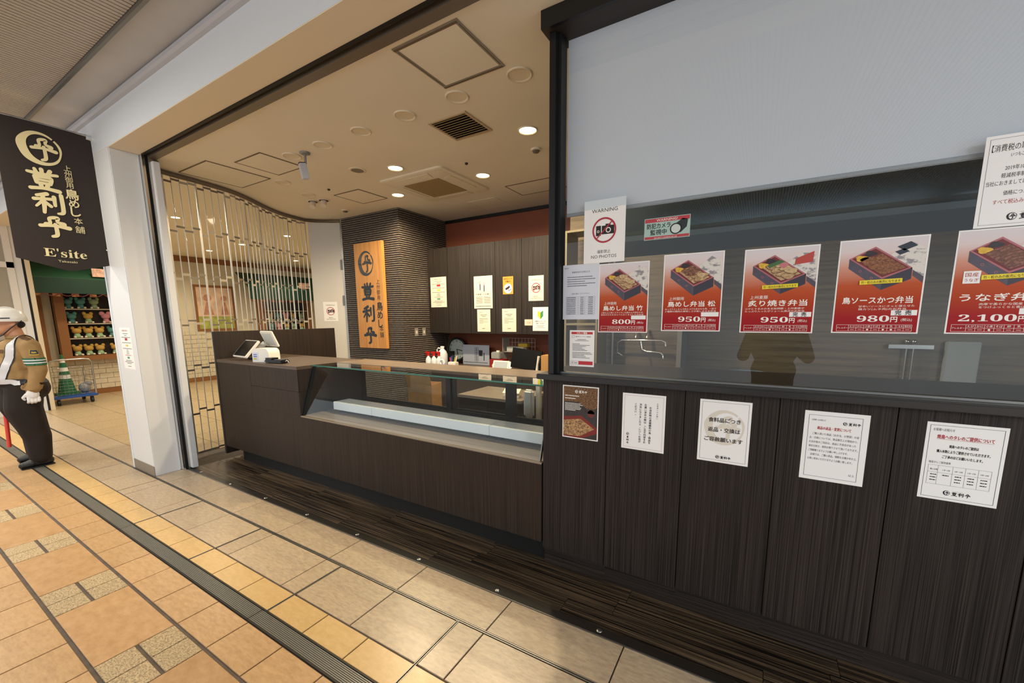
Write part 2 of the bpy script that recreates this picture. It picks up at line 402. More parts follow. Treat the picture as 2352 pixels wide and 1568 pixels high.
BRUSH = {
 'hei': [[(.22, .60), (.36, .66, .8), (.36, .88, .9), (.62, .93), (.60, .75, .8), (.80, .66, 1.3)], [(.04, .50, 1.0), (.5, .55, .9), (.97, .50, 1.2)], [(.52, .62, .9), (.54, .32, 1), (.52, .10, 1), (.38, .03, .8)]],
 'tou': [[(.04, .78, .8), (.30, .76), (.62, .76, .9), (.96, .80, .8)], [(.27, .95, .8), (.33, .72)], [(.48, .97), (.49, .70, .8)], [(.75, .95), (.62, .70, .7)],
         [(.24, .60), (.28, .34)], [(.24, .61), (.72, .62), (.70, .34, .9)], [(.30, .48, .7), (.66, .48, .7)], [(.28, .34, .8), (.70, .34, .8)], [(.38, .30), (.42, .12)], [(.62, .30), (.56, .12)], [(.06, .05), (.5, .11, .9), (.95, .06, 1.2)]],
 'ri': [[(.12, .80, .8), (.44, .92, 1.1)], [(.02, .62), (.30, .67, .8), (.58, .70, .9)], [(.30, .86), (.31, .40), (.28, .04, .8)], [(.29, .60, .8), (.06, .30, .6)], [(.31, .58, .8), (.52, .36, .9)], [(.66, .82), (.66, .42, .8)], [(.90, .95), (.91, .40), (.88, .12), (.72, .06, .6)]],
}
def brush(mb, key, ox, oz, s, y, w=.13, sx=1.0, m=0):
    for st_ in BRUSH[key]: ribbon(mb, st_, w, ox, oz, s, y, sx, m)
def emblem(mb, cx, cz, s, y, m=0, sx=1.0):
    """brushed ring, heavy on its left, around the 'hei' sign"""
    n = 48; A = []; B = []
    for k in range(n+1):
        a = math.radians(48)+2*PI*.985*k/n; wob = .012*math.sin(5*a)
        A.append((cx+s*sx*(.5+wob)*math.cos(a), y, cz+s*.5*math.sin(a)))
        t = .5-.5*math.cos(a-math.radians(12)); r = .5-(.055+.17*t*t)
        B.append((cx+s*sx*r*math.cos(a), y, cz+s*r*math.sin(a)))
    mb.add(A+B, [(k, k+1, n+1+k+1, n+1+k) for k in range(n)], m)
    brush(mb, 'hei', cx-s*sx*.20, cz-s*.36, s*.70, y, .13, .82*sx, m)
TXT = {}
def glyphs(s, bold):
    if (s, bold) not in TXT:
        c = bpy.data.curves.new('txt', 'FONT'); c.body = s; c.size = 1; c.resolution_u = 2; c.offset = 0
        o = bpy.data.objects.new('txt', c)
        me = bpy.data.meshes.new_from_object(o)
        vs_ = [(v.co.x, v.co.y) for v in me.vertices]; fs = [tuple(p.vertices) for p in me.polygons]
        bpy.data.objects.remove(o); bpy.data.curves.remove(c); bpy.data.meshes.remove(me)
        TXT[(s, bold)] = (vs_, fs)
    return TXT[(s, bold)]
def text(mb, s, x, z, h, y, al='c', bold=False, maxw=None, m=0, rot=0):
    """flat lettering in the local x-z plane; h = letter height; maxw squeezes or stretches the line"""
    vs_, fs = glyphs(s, bold)
    if not vs_: return
    x0 = min(v[0] for v in vs_); x1 = max(v[0] for v in vs_); k = h/.75
    kx = k
    if maxw: kx = maxw/(x1-x0)
    off = {'l': -x0, 'c': -(x0+x1)/2, 'r': -x1}[al]
    c, s_ = math.cos(rot), math.sin(rot); out = []
    for vx, vy in vs_:
        a, b = (vx+off)*kx, vy*k; out.append((x+a*c-b*s_, y, z+a*s_+b*c))
    mb.add(out, fs, m)
    if bold:
        d = h*.028
        for i, (dx, dz) in enumerate(((d, 0), (-d, 0), (0, d), (0, -d))): mb.add([(p[0]+dx, p[1]-.00004*(i+1), p[2]+dz) for p in out], fs, m)
def vtext(mb, s, x, z, h, step, y, bold=False, m=0, sx=1.0):
    for i, ch in enumerate(s):
        if ch != ' ': text(mb, ch, x, z-i*step, h, y, 'c', bold, m=m)
def bars(mb, x, z, wds, step, t, y, al='c', m=0):
    """rows of print too small to read"""
    for i, w_ in enumerate(wds):
        if not w_: continue
        a = x-w_/2 if al == 'c' else x; zz = z-i*step; p = a
        while p < a+w_-1e-4:
            q = min(p+t*random.uniform(.7, 2.2), a+w_); mb.add([(p, y, zz), (q, y, zz), (q, y, zz+t), (p, y, zz+t)], [(0, 1, 2, 3)], m); p = q+t*random.uniform(.2, .45)
def rect(mb, x0, x1, z0, z1, y, m=0): mb.add([(x0, y, z0), (x1, y, z0), (x1, y, z1), (x0, y, z1)], [(0, 1, 2, 3)], m)
def frame_line(mb, x0, x1, z0, z1, t, y, m=0):
    rect(mb, x0, x1, z0, z0+t, y, m); rect(mb, x0, x1, z1-t, z1, y, m); rect(mb, x0, x0+t, z0+t, z1-t, y, m); rect(mb, x1-t, x1, z0+t, z1-t, y, m)
def disc(mb, x, z, r, y, m=0, n=28, sx=1.0, r0=None):
    if r0 is None: mb.add([(x+r*sx*math.cos(2*PI*k/n), y, z+r*math.sin(2*PI*k/n)) for k in range(n)], [tuple(range(n))], m)
    else:
        A = [(x+r*sx*math.cos(2*PI*k/n), y, z+r*math.sin(2*PI*k/n)) for k in range(n)]; B = [(x+r0*sx*math.cos(2*PI*k/n), y, z+r0*math.sin(2*PI*k/n)) for k in range(n)]
        mb.add(A+B, [(k, (k+1) % n, n+(k+1) % n, n+k) for k in range(n)], m)
def poly(mb, pts, y, m=0): mb.add([(p[0], y, p[1]) for p in pts], [tuple(range(len(pts)))], m)
def logo_row(mb, cx, z, h, y, m=0):
    """emblem followed by the three brushed signs of the shop's name"""
    emblem(mb, cx-1.55*h, z+h*.5, h*1.1, y, m)
    for i, k in enumerate(('tou', 'ri', 'hei')): brush(mb, k, cx-.75*h+i*h*1.0, z+.03*h, h*.85, y, .15, 1.0, m)
    rect(mb, cx-.7*h, cx+.9*h, z+1.04*h, z+1.07*h, y, m)
def logo_part(par, mt, *a):
    q_ = MB(); logo_row(q_, *a); return q_.build('shop_logo', mt, par)
def sheet(name, label, cat, w, h, loc, rz=0, m=None, group=None, t=.0006):
    """a paper of its own: the sheet is the thing, its print are its parts (local x right, z up, -y out)"""
    return MB().box(0, w, -t, 0, 0, h).build(name, m or paper, label=label, cat=cat, group=group, loc=loc, rz=rz)
Y1, Y2, Y3, Y4 = -.0010, -.0014, -.0018, -.0022
def px_sheet(tl, br, yv):
    a = at(*tl, 1, yv); b = at(*br, 1, yv); return (a.x, yv, b.z), b.x-a.x, a.z-b.z
def printed(mb, name, m, parent):
    if mb.f: return mb.build(name, m, parent)
# ------------------------------------------------------------------ carved wooden shop sign on the column
W, H = .60, 1.555
sg = MB().cbox(0, W, -.055, 0, 0, H, .004).build('wooden_sign', streak('sign_wood', 'b87a35', 'd9a05a', (26, 26, 1.5), .35, .3, .75), label='tall golden wood shop sign with black brushed lettering on ribbed column', cat='sign', loc=(-5.325, 4.296, 1.088))
L_ = MB(); y = -.0562
emblem(L_, .25, H-.30, .36, y, sx=.92)
for i, k in enumerate(('tou', 'ri', 'hei')): brush(L_, k, .13, H-.835-i*.325, .25, y, .16, 1.05)
L_.build('emblem_lettering', mat('sign_black', '0c0f14', .25), sg)
L_ = MB(); vtext(L_, '上州御用', .49, H-.60, .058, .078, y)
for i, ch in enumerate('鳥めし'): text(L_, ch, .50, H-.98-i*.125, .10, y, bold=True)
vtext(L_, '本舗', .515, H-1.29, .066, .092, y); L_.build('small_lettering', mat('sign_black2', '0c0f14', .4), sg)
# ------------------------------------------------------------------ wall cabinets
xs = [-4.418, -4.03, -3.62, -3.186, -2.764, -2.341, -1.92]
for i, (a, b) in enumerate(zip(xs, xs[1:])):
    nm = ['first wall cabinet beside the ribbed column, white price notice on it', 'second wall cabinet from the column, bare dark wood door', 'third wall cabinet, newspaper style sheet on its door', 'fourth wall cabinet, orange camera sticker on its door', 'fifth wall cabinet, no photos notice on its door', 'last wall cabinet, half hidden by the black window post'][i]
    t = thing('wall_cabinet', 'dark wood '+nm, 'cabinet', ((a+b)/2, 4.86, 1.307), group='row of dark wall cabinets')
    hw = (b-a)/2
    MB().box(-hw, hw, .02, .458, .004, 1.258).build('carcass', black, t)
    MB().cbox(-hw+.002, hw-.002, 0, .019, 0, 1.258, .0015).build('door', wood_door, t)
# ------------------------------------------------------------------ counter with showcase
ct = thing('service_counter', 'long dark wood counter with raised side screen and glass showcase', 'counter', (-3.0, FY, 0))
def cp(name, m, b, c=0, par=ct):
    b = (b[0]+3.0, b[1]+3.0, b[2]-FY, b[3]-FY, b[4], b[5]); mb = MB(); mb.cbox(*b, c) if c else mb.box(*b)
    return mb.build(name, m, par)
XS = -3.53; XR = -1.072
cp('front_panel', wood_counter, (-4.998, XR, FY, FY+.02, .15, .660))
cp('plinth', black, (-4.80, XR, 2.19, 2.80, 0, .15))
cp('carcass', wood_back, (-4.998, XR, FY+.02, 2.84, .15, .655))
cp('upper_panel', wood_counter, (-4.998, -4.342, FY, FY+.02, .6605, 1.085))
cp('drawer_front', wood_counter, (-4.340, XS, FY, FY+.02, .884, 1.085), .001)
cp('lower_panel', wood_counter, (-4.340, XS, FY, FY+.02, .6605, .882))
cp('carcass', wood_back, (-4.998, XS-.02, FY+.02, 2.84, .656, 1.084))
cp('side_panel', wood_back, (XS-.02, XS, FY+.02, 2.84, .884, 1.085))
cp('side_panel', wood_back, (XS-.02, XS, FY+.02, 2.84, .6605, .882))
cp('counter_top', wood_top_dark, (-4.998, XS, FY-.002, 2.845, 1.0855, 1.115), .0015)
cp('side_screen', wood_back, (-5.03, -5.0, FY-.002, 3.585, .06, 1.412), .001)
cp('edge_trim', steel, (-5.032, -5.026, FY-.006, FY-.002, .06, 1.412))
cp('worktop', wood_top, (XS+.002, XR, 2.515, 2.865, 1.092, 1.118), .002)
cp('case_floor', wood_top, (XS, XR-.002, FY+.022, 2.80, .6555, .663))
cp('ledge_strip', mat('greige_edge', '8d8070', .4), (XS, XR, FY-.001, FY+.014, .655, .664))
cp('end_panel', wood_door, (XR-.016, XR, FY+.17, 2.86, .664, 1.09))
g = MB(); a = Vector((0, FY+.016, .665)); b = Vector((0, 2.276, 1.106)); nrm = Vector((0, -(b.z-a.z), b.y-a.y)).normalized()*.008
g.prism([(XS+.004+3, a.y-FY, a.z), (XS+.004+3, b.y-FY, b.z), (XS+.004+3, b.y-FY+nrm.y*-1, b.z-nrm.z), (XS+.004+3, a.y-FY-nrm.y, a.z)], (XR-.018-XS-.004, 0, 0))
g.build('front_glass', glass_case, ct)
cp('top_glass', glass_case, (XS+.002, XR-.001, 2.268, 2.514, 1.1075, 1.1155))
cp('glass_edge', edge_green, (XS+.002, XR-.001, 2.2655, 2.2678, 1.1065, 1.1165))
g = MB(); xx = XS+3+.001
g.prism([(xx, .016, .666), (xx, 2.272-FY, 1.104), (xx, 2.31-FY, 1.104), (xx, .05, .666)], (.006, 0, 0)); g.build('edge_profile', black_metal, ct)
g = MB(); xx = XR+3-.024
g.prism([(xx, .016, .666), (xx, 2.272-FY, 1.104), (xx, 2.292-FY, 1.104), (xx, .04, .666)], (.006, 0, 0)); g.build('edge_profile', steel_dull, ct)
cp('rear_bottom_rail', black_metal, (XS, XR-.017, 2.80, 2.835, .655, .715)); cp('rear_top_rail', black_metal, (XS, XR-.017, 2.80, 2.835, 1.052, 1.091))
for i, (a_, b_) in enumerate(((-3.53, -2.335), (-2.335, -1.707), (-1.707, XR-.017))):
    yy = 2.806+(i % 2)*.012
    d = cp('sliding_door', glass_case, (a_+.05, b_-.05, yy+.003, yy+.007, .733, 1.035))
    f = MB(); 
    for q in ((a_, a_+.055, .716, 1.051), (b_-.055, b_, .716, 1.051), (a_+.055, b_-.055, .716, .735), (a_+.055, b_-.055, 1.03, 1.051)): f.box(q[0]+3, q[1]+3, yy-FY, yy+.011-FY, q[2], q[3])
    f.build('door_frame', black_metal, d)
cp('light_rail', black_metal, (XS+.02, XR-.03, 2.50, 2.514, 1.06, 1.091))
wb = mat('white_board', 'dfe6ec', .3)
for i, (a_, b_) in enumerate(((-3.39, -2.865), (-2.862, -1.62), (-1.617, -1.12))):
    t = thing('display_riser', 'white display riser inside the showcase, '+['short left length', 'long middle length', 'right length by the cabinets'][i], 'display riser', ((a_+b_)/2, 2.36, .664), group='white risers in the showcase')
    hw = (b_-a_)/2
    MB().cbox(-hw, hw, 0, .175, .030, .102, .002).build('top_board', wb, t)
    for s in (-1, 1): MB().box(s*(hw-.06)-.02, s*(hw-.06)+.02, .03, .15, 0, .0295).build('foot', black, t)
# ------------------------------------------------------------------ kitchen front: base cabinets, ledge, window
plinth_m = streak('plinth_wood', '100d0b', '38302a', (1.3, 150, 150), .5, spec=.25)
xj = [-1.063, -.674, -.285, .104, .493, .882, 1.271, 1.66]
lb = ['first base cabinet beside the showcase, food flyer on it', 'second base cabinet, notice in vertical writing on it', 'third base cabinet, notice with pale round emblem', 'fourth base cabinet, returns notice on it', 'fifth base cabinet, sauce notice with small table', 'bare base cabinet at the right end of the row', 'outermost base cabinet past the bare one']
for i, (a, b) in enumerate(zip(xj, xj[1:])):
    t = thing('base_cabinet', 'dark wood '+lb[i], 'cabinet', ((a+b)/2, FY, 0), group='base cabinets under the window'); hw = (b-a)/2
    MB().cbox(-hw+.0018, hw-.0018, 0, .018, .119, 1.181, .0012).build('door', wood_door, t)
    MB().box(-hw, hw, .0185, .60, .119, 1.184).build('carcass', black, t)
    MB().box(-hw, hw, .032, .58, 0, .1185).build('plinth', plinth_m, t)
MB().cbox(-1.085, 2.4, 2.072, 2.74, 1.1845, 1.216, .004).build('window_sill', mat('ledge_black', '232120', .3, .1), label='long black ledge running under the kitchen window', cat='ledge')
wf = MB().box(-1.022, -.988, 2.10, 2.20, 1.217, 2.97).build('window_1', black_metal, kind='structure')
MB().box(-.988, -.968, 2.13, 2.20, 1.217, 2.97).build('frame_inner', mat('frame_black', '08090a', .5), wf)
MB().box(-1.05, 2.6, 2.055, 2.075, 2.972, 3.058).build('header', black_metal, wf)
MB().box(-1.05, 2.6, 2.0755, 2.26, 2.972, 3.058).build('header', mat('header_brown', '241c17', .5), wf)
MB().box(-.968, 2.6, 2.163, 2.169, 1.217, 2.971).build('pane', glass_big, wf)
MB().box(-.968, 2.6, 2.150, 2.182, 1.217, 1.226).build('glazing_bead', steel_dull, wf)
bl = MB().box(-.962, 2.55, 2.205, 2.207, 2.105, 2.971).build('roller_blind', mat('blind_white', 'd2d7e4', .7), label='wide white roller blind half drawn behind the window', cat='blind')
MB().cbox(-.962, 2.55, 2.199, 2.213, 2.085, 2.104, .003).build('bottom_bar', mat('blind_bar', '9aa0aa', .4), bl)
# kitchen behind the glass
MB().prism([(-.9, 2.62, 2.42), (-.9, 2.46, 2.42), (-.9, 2.46, 2.02), (-.9, 2.48, 1.97), (-.9, 2.62, 1.90)], (3.4, 0, 0)).build('extractor_hood', mat('hood_steel', '55626a', .35, .7), label='long steel extractor hood behind the window under the blind', cat='hood')
kw = streak('kitchen_wall', '5c5140', '7d6f59', (1.5, 1.5, 30), .35)
MB().box(-1.86, 4.5, 4.36, 4.44, 0, ZC).build('wall_kitchen', kw, kind='structure')
MB().box(2.6, 2.7, 2.2, 4.4, 0, ZC).build('wall_right', kw, kind='structure')
MB().box(-.64, -.60, 4.02, 4.359, 0.9, ZC-.01).build('trim_6', mat('kitchen_pipe_box', '7b786e', .4), kind='structure')
kc = thing('steel_kitchen_bench', 'stainless steel kitchen bench seen through the window glass', 'workbench', (.35, 3.7, 0))
MB().cbox(-.75, 1.4, 0, .60, .86, .90, .004).build('bench_top', steel_dull, kc); MB().box(-.75, 1.4, .57, .60, .9005, 1.02).build('splashback', steel_dull, kc)
for x in (-.7, .3, 1.35):
    for y in (.04, .56): MB().cyl((x, y, 0), .02, .859, 12).build('leg', steel_dull, kc)
MB().box(-.7, 1.35, .05, .55, .25, .27).build('undershelf', steel_dull, kc)
tp = thing('wall_tap', 'steel twin spout water tap on the kitchen wall, seen through glass', 'tap', (-1.02, 4.36, 1.25))
MB().tube([(-.06, 0, .14), (-.06, -.06, .13), (-.06, -.09, .06)], .016, 10).tube([(.05, 0, .14), (.05, -.06, .13), (.05, -.09, .06)], .016, 10).build('inlet', chrome, tp)
MB().tube([(-.24, -.10, -.08), (-.24, -.10, .02), (-.20, -.10, .045), (.20, -.10, .045), (.235, -.10, .03), (.24, -.10, -.01)], .011, 10).build('spout', chrome, tp)
MB().tube([(0, -.10, .03), (.02, -.12, -.05), (.06, -.14, -.065), (.20, -.16, -.07), (.225, -.16, -.09), (.23, -.16, -.13)], .011, 10).build('spout', chrome, tp)
for s in (-1, 1): MB().tube([(-.24, -.10, -.09), (-.24+s*.05, -.10, -.12)], .009, 8).build('handle', chrome, tp)
bp = MB().cyl((0, 0, 0), .016, 2.1, 12).build('steel_pole', steel_dull, label='thin steel pole standing behind the window beside the tap', cat='pole', loc=(-1.30, 4.2, .0))
bi = MB().lathe((0, 0, 0), [(.12, 0), (.15, .16), (.152, .165), (.14, .165), (.11, .01)], 24).build('plastic_tub', mat('blue_grey_plastic', '63788c', .4), label='bluish plastic tub on the kitchen bench behind the glass', cat='tub', loc=(-.06, 3.95, .9005))
bo = MB().cbox(-.13, .13, -.09, .09, 0, .12, .01).box(-.14, .14, -.10, .10, .12, .13).build('storage_box', mat('olive_plastic', '6f6b55', .5), label='olive lidded storage box on the kitchen bench behind the glass', cat='box', loc=(.55, 4.0, .9005))
kt = thing('rod_rack', 'steel upright rods with a crossbar at the kitchen wall, seen through glass', 'rack', (1.02, 4.355, 1.0))
MB().box(-.13, .13, -.05, -.02, .27, .30).build('crossbar', steel, kt)
for s in (-1, 1): MB().cyl((s*.02, -.035, 0), .006, .27, 8).build('rod', steel, kt); MB().ball((s*.02, -.035, .325), .018, 10, 6).build('knob', chrome, kt)
MB().cbox(1.22, 1.40, 4.305, 4.358, .80, 1.33, .005).build('wall_unit', mat('pale_grey', 'a5abac', .5), label='pale grey wall unit behind the window, right of the rods', cat='appliance')
fx = thing('shelf_unit', 'cream shelf unit just behind the window post', 'shelf', (-1.76, 4.0, 0))
for s in (0, 1): MB().box(s*.34, s*.34+.02, 0, .3, 0, 2.4).build('upright', mat('cream_board', '857b62', .5), fx)
for z in (.1, .55, 1.0, 1.45, 1.9, 2.38): MB().box(.021, .339, 0, .3, z, z+.02).build('shelf', MATS['cream_board'], fx)

# ------------------------------------------------------------------ ceiling fittings
alu = mat('hatch_alu', '9c968c', .45, .5); hatch_dark = mat('hatch_dark', '6b5c48', .6)
def hatch(x0, x1, y0, y1, wd, m, label):
    t = thing('ceiling_hatch', label, 'access hatch', ((x0+x1)/2, (y0+y1)/2, ZC), group='ceiling hatches'); a, b = (x1-x0)/2, (y1-y0)/2
    f = MB()
    for q in ((-a, a, -b, -b+wd), (-a, a, b-wd, b), (-a, -a+wd, -b+wd, b-wd), (a-wd, a, -b+wd, b-wd)): f.box(*q, -.005, -.0005)
    f.build('frame', m, t)
    if wd > .02:
        f = MB()
        for q in ((-a, a, -b, -b+wd), (-a, a, b-wd, b), (-a, -a+wd, -b+wd, b-wd), (a-wd, a, -b+wd, b-wd)): f.box(q[0]+(.011 if q[0] > -a+.001 or q[1]-q[0] < wd*1.1 else 0), q[1]-.011, q[2]+.011, q[3]-.011 if q[3]-q[2] > .03 else q[3], -.0062, -.0052)
        f.build('frame_groove', hatch_dark, t)
    MB().box(-a+wd+.001, a-wd-.001, -b+wd+.001, b-wd-.001, -.004, -.0005).build('panel', ceil_paint, t)
hatch(-1.913, -1.442, 1.872, 2.345, .026, alu, 'large square ceiling hatch with wide grey frame near the shutter track')
hatch(-5.285, -4.69, 2.09, 2.714, .013, hatch_dark, 'large thin framed ceiling hatch nearest the sliding gate')
hatch(-4.51, -4.055, 2.26, 2.70, .013, hatch_dark, 'thin framed ceiling hatch behind the security camera')
hatch(-4.66, -4.198, 3.465, 3.92, .013, hatch_dark, 'thin framed ceiling hatch in front of the ribbed column')
hatch(-2.68, -2.07, 4.32, 4.74, .012, hatch_dark, 'pale ceiling hatch near the back wall beside the air conditioner')
hatch(-3.45, -3.02, 4.62, 5.03, .005, ceil_paint, 'faint ceiling hatch between the air conditioner and back wall')
vt = thing('air_vent', 'square dirty cream ceiling vent with dark slats', 'air vent', (-2.172, 2.84, ZC))
f = MB(); a = .185
for q in ((-a, a, -a, -a+.018), (-a, a, a-.018, a), (-a, -a+.018, -a+.018, a-.018), (a-.018, a, -a+.018, a-.018)): f.box(*q, -.010, -.0005)
f.build('frame', mat('vent_cream', 'c0ab8a', .5), vt); MB().box(-a+.018, a-.018, -a+.018, a-.018, -.002, -.0005).build('backing', slot, vt)
for k in range(10):
    yy = -a+.026+k*.0335; MB().prism([(-a+.019, yy+.016, -.003), (-a+.019, yy+.022, -.003), (-a+.019, yy+.006, -.0125), (-a+.019, yy, -.0125)], (2*a-.038, 0, 0)).build('slat', mat('vent_slat', 'cdb98f', .6), vt)
ac = thing('ceiling_air_conditioner', 'cream four way cassette air conditioner set in the ceiling', 'air conditioner', (-3.325, 3.85, ZC))
def rrect(a, r, z, n=5):
    out = []
    for cx, cy, s in ((a-r, a-r, 0), (-a+r, a-r, 1), (-a+r, -a+r, 2), (a-r, -a+r, 3)):
        for k in range(n+1):
            t = PI/2*(s+k/n); out.append((cx+r*math.cos(t), cy+r*math.sin(t), z))
    return out
m = MB(); R_ = [rrect(.455, .05, -.0005), rrect(.455, .05, -.018), rrect(.435, .045, -.024), rrect(.29, .02, -.036)]; n = len(R_[0])
m.add(sum(R_, []), [(i*n+k, i*n+(k+1) % n, (i+1)*n+(k+1) % n, (i+1)*n+k) for i in range(3) for k in range(n)]+[tuple(3*n+k for k in range(n))], 0, False)
cream = mat('ac_cream', 'e9dfc8', .4); m.build('body', cream, ac)
MB().box(-.255, .255, -.255, .255, -.040, -.0365).build('intake_grille', mat('ac_grille', '9a8459', .7, var=(120, .3)), ac)
for k in range(4):
    o = MB().prism([(-.22, .30, -.0375), (.22, .30, -.0375), (.24, .405, -.029), (-.24, .405, -.029)], (0, 0, -.004)).build('louvre', cream, ac); o.rotation_euler = (0, 0, k*PI/2)
ring = mat('downlight_cream', 'e6dac0', .45); inner = mat('downlight_inner', 'd5c6a8', .35)
def downlight(x, y, label, lit=0, r=.083):
    t = thing('downlight', label, 'ceiling light', (x, y, ZC), group='lit downlights' if lit else 'unlit downlights')
    MB().lathe((0, 0, 0), [(r, -.0005), (r, -.006), (r-.004, -.010), (r-.009, -.010), (r-.016, -.0015)], 32).build('rim', ring, t)
    if lit:
        e = mat('lamp_glow', 'ffe6b0', .5, emit=14)
        MB().lathe((0, 0, 0), [(0, -.0045), (r-.016, -.004), (r-.013, -.002)], 28).build('lens', e, t)
        l = bpy.data.lights.new('shop_downlight', 'SPOT'); l.energy = lit; l.spot_size = 2.9; l.spot_blend = .5; l.shadow_soft_size = .05; l.color = (1, .80, .52)
        lo = bpy.data.objects.new('shop_downlight', l); COL.objects.link(lo); lo.parent = t; lo.location = (0, 0, -.02)
    else:
        MB().lathe((0, 0, 0), [(r-.014, -.0012), (r-.024, -.003), (r-.034, -.0012)], 32).build('reflector', ring, t)
        MB().lathe((0, 0, 0), [(0, -.0015), (r-.034, -.0013)], 24).build('lens', inner, t)
for i, (x, y) in enumerate(((-1.745, 3.181), (-3.305, 3.209), (-2.677, 3.87), (-3.978, 3.885))):
    downlight(x, y, ['lit round downlight nearest the black window post', 'lit round downlight above left of the air conditioner', 'lit round downlight right of the air conditioner', 'lit round downlight close to the ribbed column top'][i], 120)
for i, x in enumerate((-1.413, -1.915, -2.416, -2.916, -3.421, -3.89)):
    downlight(x, 2.47, 'unlit cream downlight, '+['beside the large grey framed hatch', 'at the corner of the large grey framed hatch', 'third in the row from the window post', 'fourth in the row from the window post', 'fifth in the row, before the camera', 'last in the row, partly behind the camera'][i])
downlight(-4.70, 2.852, 'unlit downlight between the two gate side hatches and the spotlights')
downlight(-4.907, 3.288, 'unlit downlight just before the pair of white spotlights')
sp = MB().lathe((0, 0, 0), [(.085, -.0005), (.085, -.006), (.077, -.009)], 32).build('ceiling_speaker', ring, label='round grey ceiling speaker left of the lit downlights', cat='speaker', loc=(-3.681, 3.044, ZC))
MB().lathe((0, 0, 0), [(.0765, -.0085), (0, -.0115)], 32).build('grille', mat('speaker_grey', '847c6c', .7, var=(300, .2)), sp)
for (x, y, lb_) in ((-1.867, 3.561, 'small round smoke detector near the bright downlight by the post'), (-5.146, 4.001, 'small round smoke detector above the white gate panel')):
    d = MB().lathe((0, 0, 0), [(.05, -.0005), (.05, -.012), (.04, -.016)], 24).build('smoke_detector', cream, label=lb_, cat='detector', loc=(x, y, ZC))
    MB().lathe((0, 0, 0), [(.034, -.0162), (.028, -.030), (0, -.032)], 16).build('sensor', mat('sensor_grey', '6f6558', .5), d)
for (x, y, lb_) in ((-2.613, 3.493, 'tiny dark ceiling sprinkler cap above the air conditioner'), (-4.495, 3.283, 'tiny dark ceiling sprinkler cap near the spotlights')):
    MB().lathe((0, 0, 0), [(.016, -.0005), (.016, -.012), (.008, -.018), (0, -.018)], 14).build('sprinkler', mat('brown_cap', '3a2a1e', .5), label=lb_, cat='sprinkler', loc=(x, y, ZC))
for i, (x, y) in enumerate(((-5.12, 3.49), (-4.95, 3.53))):
    t = thing('spotlight', 'adjustable white ceiling spotlight, '+['the left one of the pair', 'the right one of the pair'][i], 'ceiling light', (x, y, ZC), group='pair of white spotlights')
    MB().lathe((0, 0, 0), [(.075, -.0005), (.075, -.008), (.06, -.010)], 28).build('rim', ring, t); MB().lathe((0, 0, 0), [(.058, -.0100), (0, -.0102)], 20).build('recess', slot, t)
    MB().tube([(0, 0, -.012), (.03, -.035, -.085)], .036, 20).build('lamp_head', mat('lamp_white', 'e2d7c4', .4), t)
cm = thing('security_camera', 'white box security camera hanging from the ceiling', 'camera', (-3.715, 2.488, ZC))
MB().lathe((0, 0, 0), [(.045, -.0005), (.045, -.012), (.03, -.018)], 20).build('mount', mat('cam_grey', '8b8b88', .4, .3), cm); MB().cyl((0, 0, -.10), .011, .084, 10).build('stem', MATS['cam_grey'], cm)
b = MB().cbox(-.028, .028, -.06, .075, -.03, .03, .005).build('body', mat('cam_white', 'b9bcc4', .35), cm); b.location = (-.02, -.01, -.155); b.rotation_euler = (-1.38, 0, -.35)
l = MB().box(-.026, .026, -.066, -.0605, -.028, .028).build('lens_hood', black, b)
# ------------------------------------------------------------------ curved folding gate with clear panes
path = crom([(-5.07, 1.835), (-5.30, 1.90), (-5.36, 2.08), (-5.38, 2.26), (-5.46, 2.62), (-5.60, 2.90), (-5.87, 3.30), (-6.03, 3.62), (-6.10, 3.99)], 12)
def along(path, d):
    for (a, b) in zip(path, path[1:]):
        l = math.hypot(b[0]-a[0], b[1]-a[1])
        if d <= l: t = d/l if l else 0; return (a[0]+(b[0]-a[0])*t, a[1]+(b[1]-a[1])*t), math.atan2(b[1]-a[1], b[0]-a[0])
        d -= l
    return path[-1], math.atan2(path[-1][1]-path[-2][1], path[-1][0]-path[-2][0])
PL = sum(math.hypot(b[0]-a[0], b[1]-a[1]) for a, b in zip(path, path[1:]))
gt = thing('folding_gate', 'curved folding gate of steel rods and clear panes left of the counter', 'gate', (0, 0, 0))
NR = 33; GT, GB = 2.99, .03; lev = [GB+(GT-GB)*k/6 for k in range(7)]
pts = [along(path, PL*k/(NR-1)) for k in range(NR)]
rod = MB().cyl((0, 0, GB), .0048, GT-GB+.02, 10).mesh('rod', mat('gate_alu', 'd6d3ca', .3, .55)); rodw = MB().box(-.008, .008, -.006, .006, GB, GT+.02).mesh('rod', MATS['gate_alu'])
for k, ((x, y), a) in enumerate(pts):
    link('rod', rodw if k % 4 == 0 else rod, gt, loc=(x, y, 0), rz=a)
PW = PL/(NR-1)
pane = MB().box(.008, PW-.008, -.0015, .0015, .02, lev[1]-lev[0]-.02).mesh('pane', glass_poly)
clip = MB().box(-.002, PW+.002, -.005, .005, -.010, .010).mesh('link_bar', mat('gate_link', '7d766a', .4, .3))
clipc = MB().box(-.002, PW+.002, -.004, .004, -.012, .012).mesh('link_bar', mat('gate_link_clear', 'b5ac98', .3))
for k in range(NR-1):
    (x, y), a = pts[k]; (x2, y2), _ = pts[k+1]; a = math.atan2(y2-y, x2-x); off = (0, .05, .018, .06)[k % 4]
    for q, z in enumerate(lev):
        zz = min(max(z+off-.03, GB+.02), GT)
        link('link_bar', clip if (k//2+q) % 3 or q < 3 else clipc, gt, loc=(x, y, zz), rz=a)
        if q < 6: link('pane', pane, gt, loc=(x, y, min(z+off-.03, GT-.5)), rz=a)
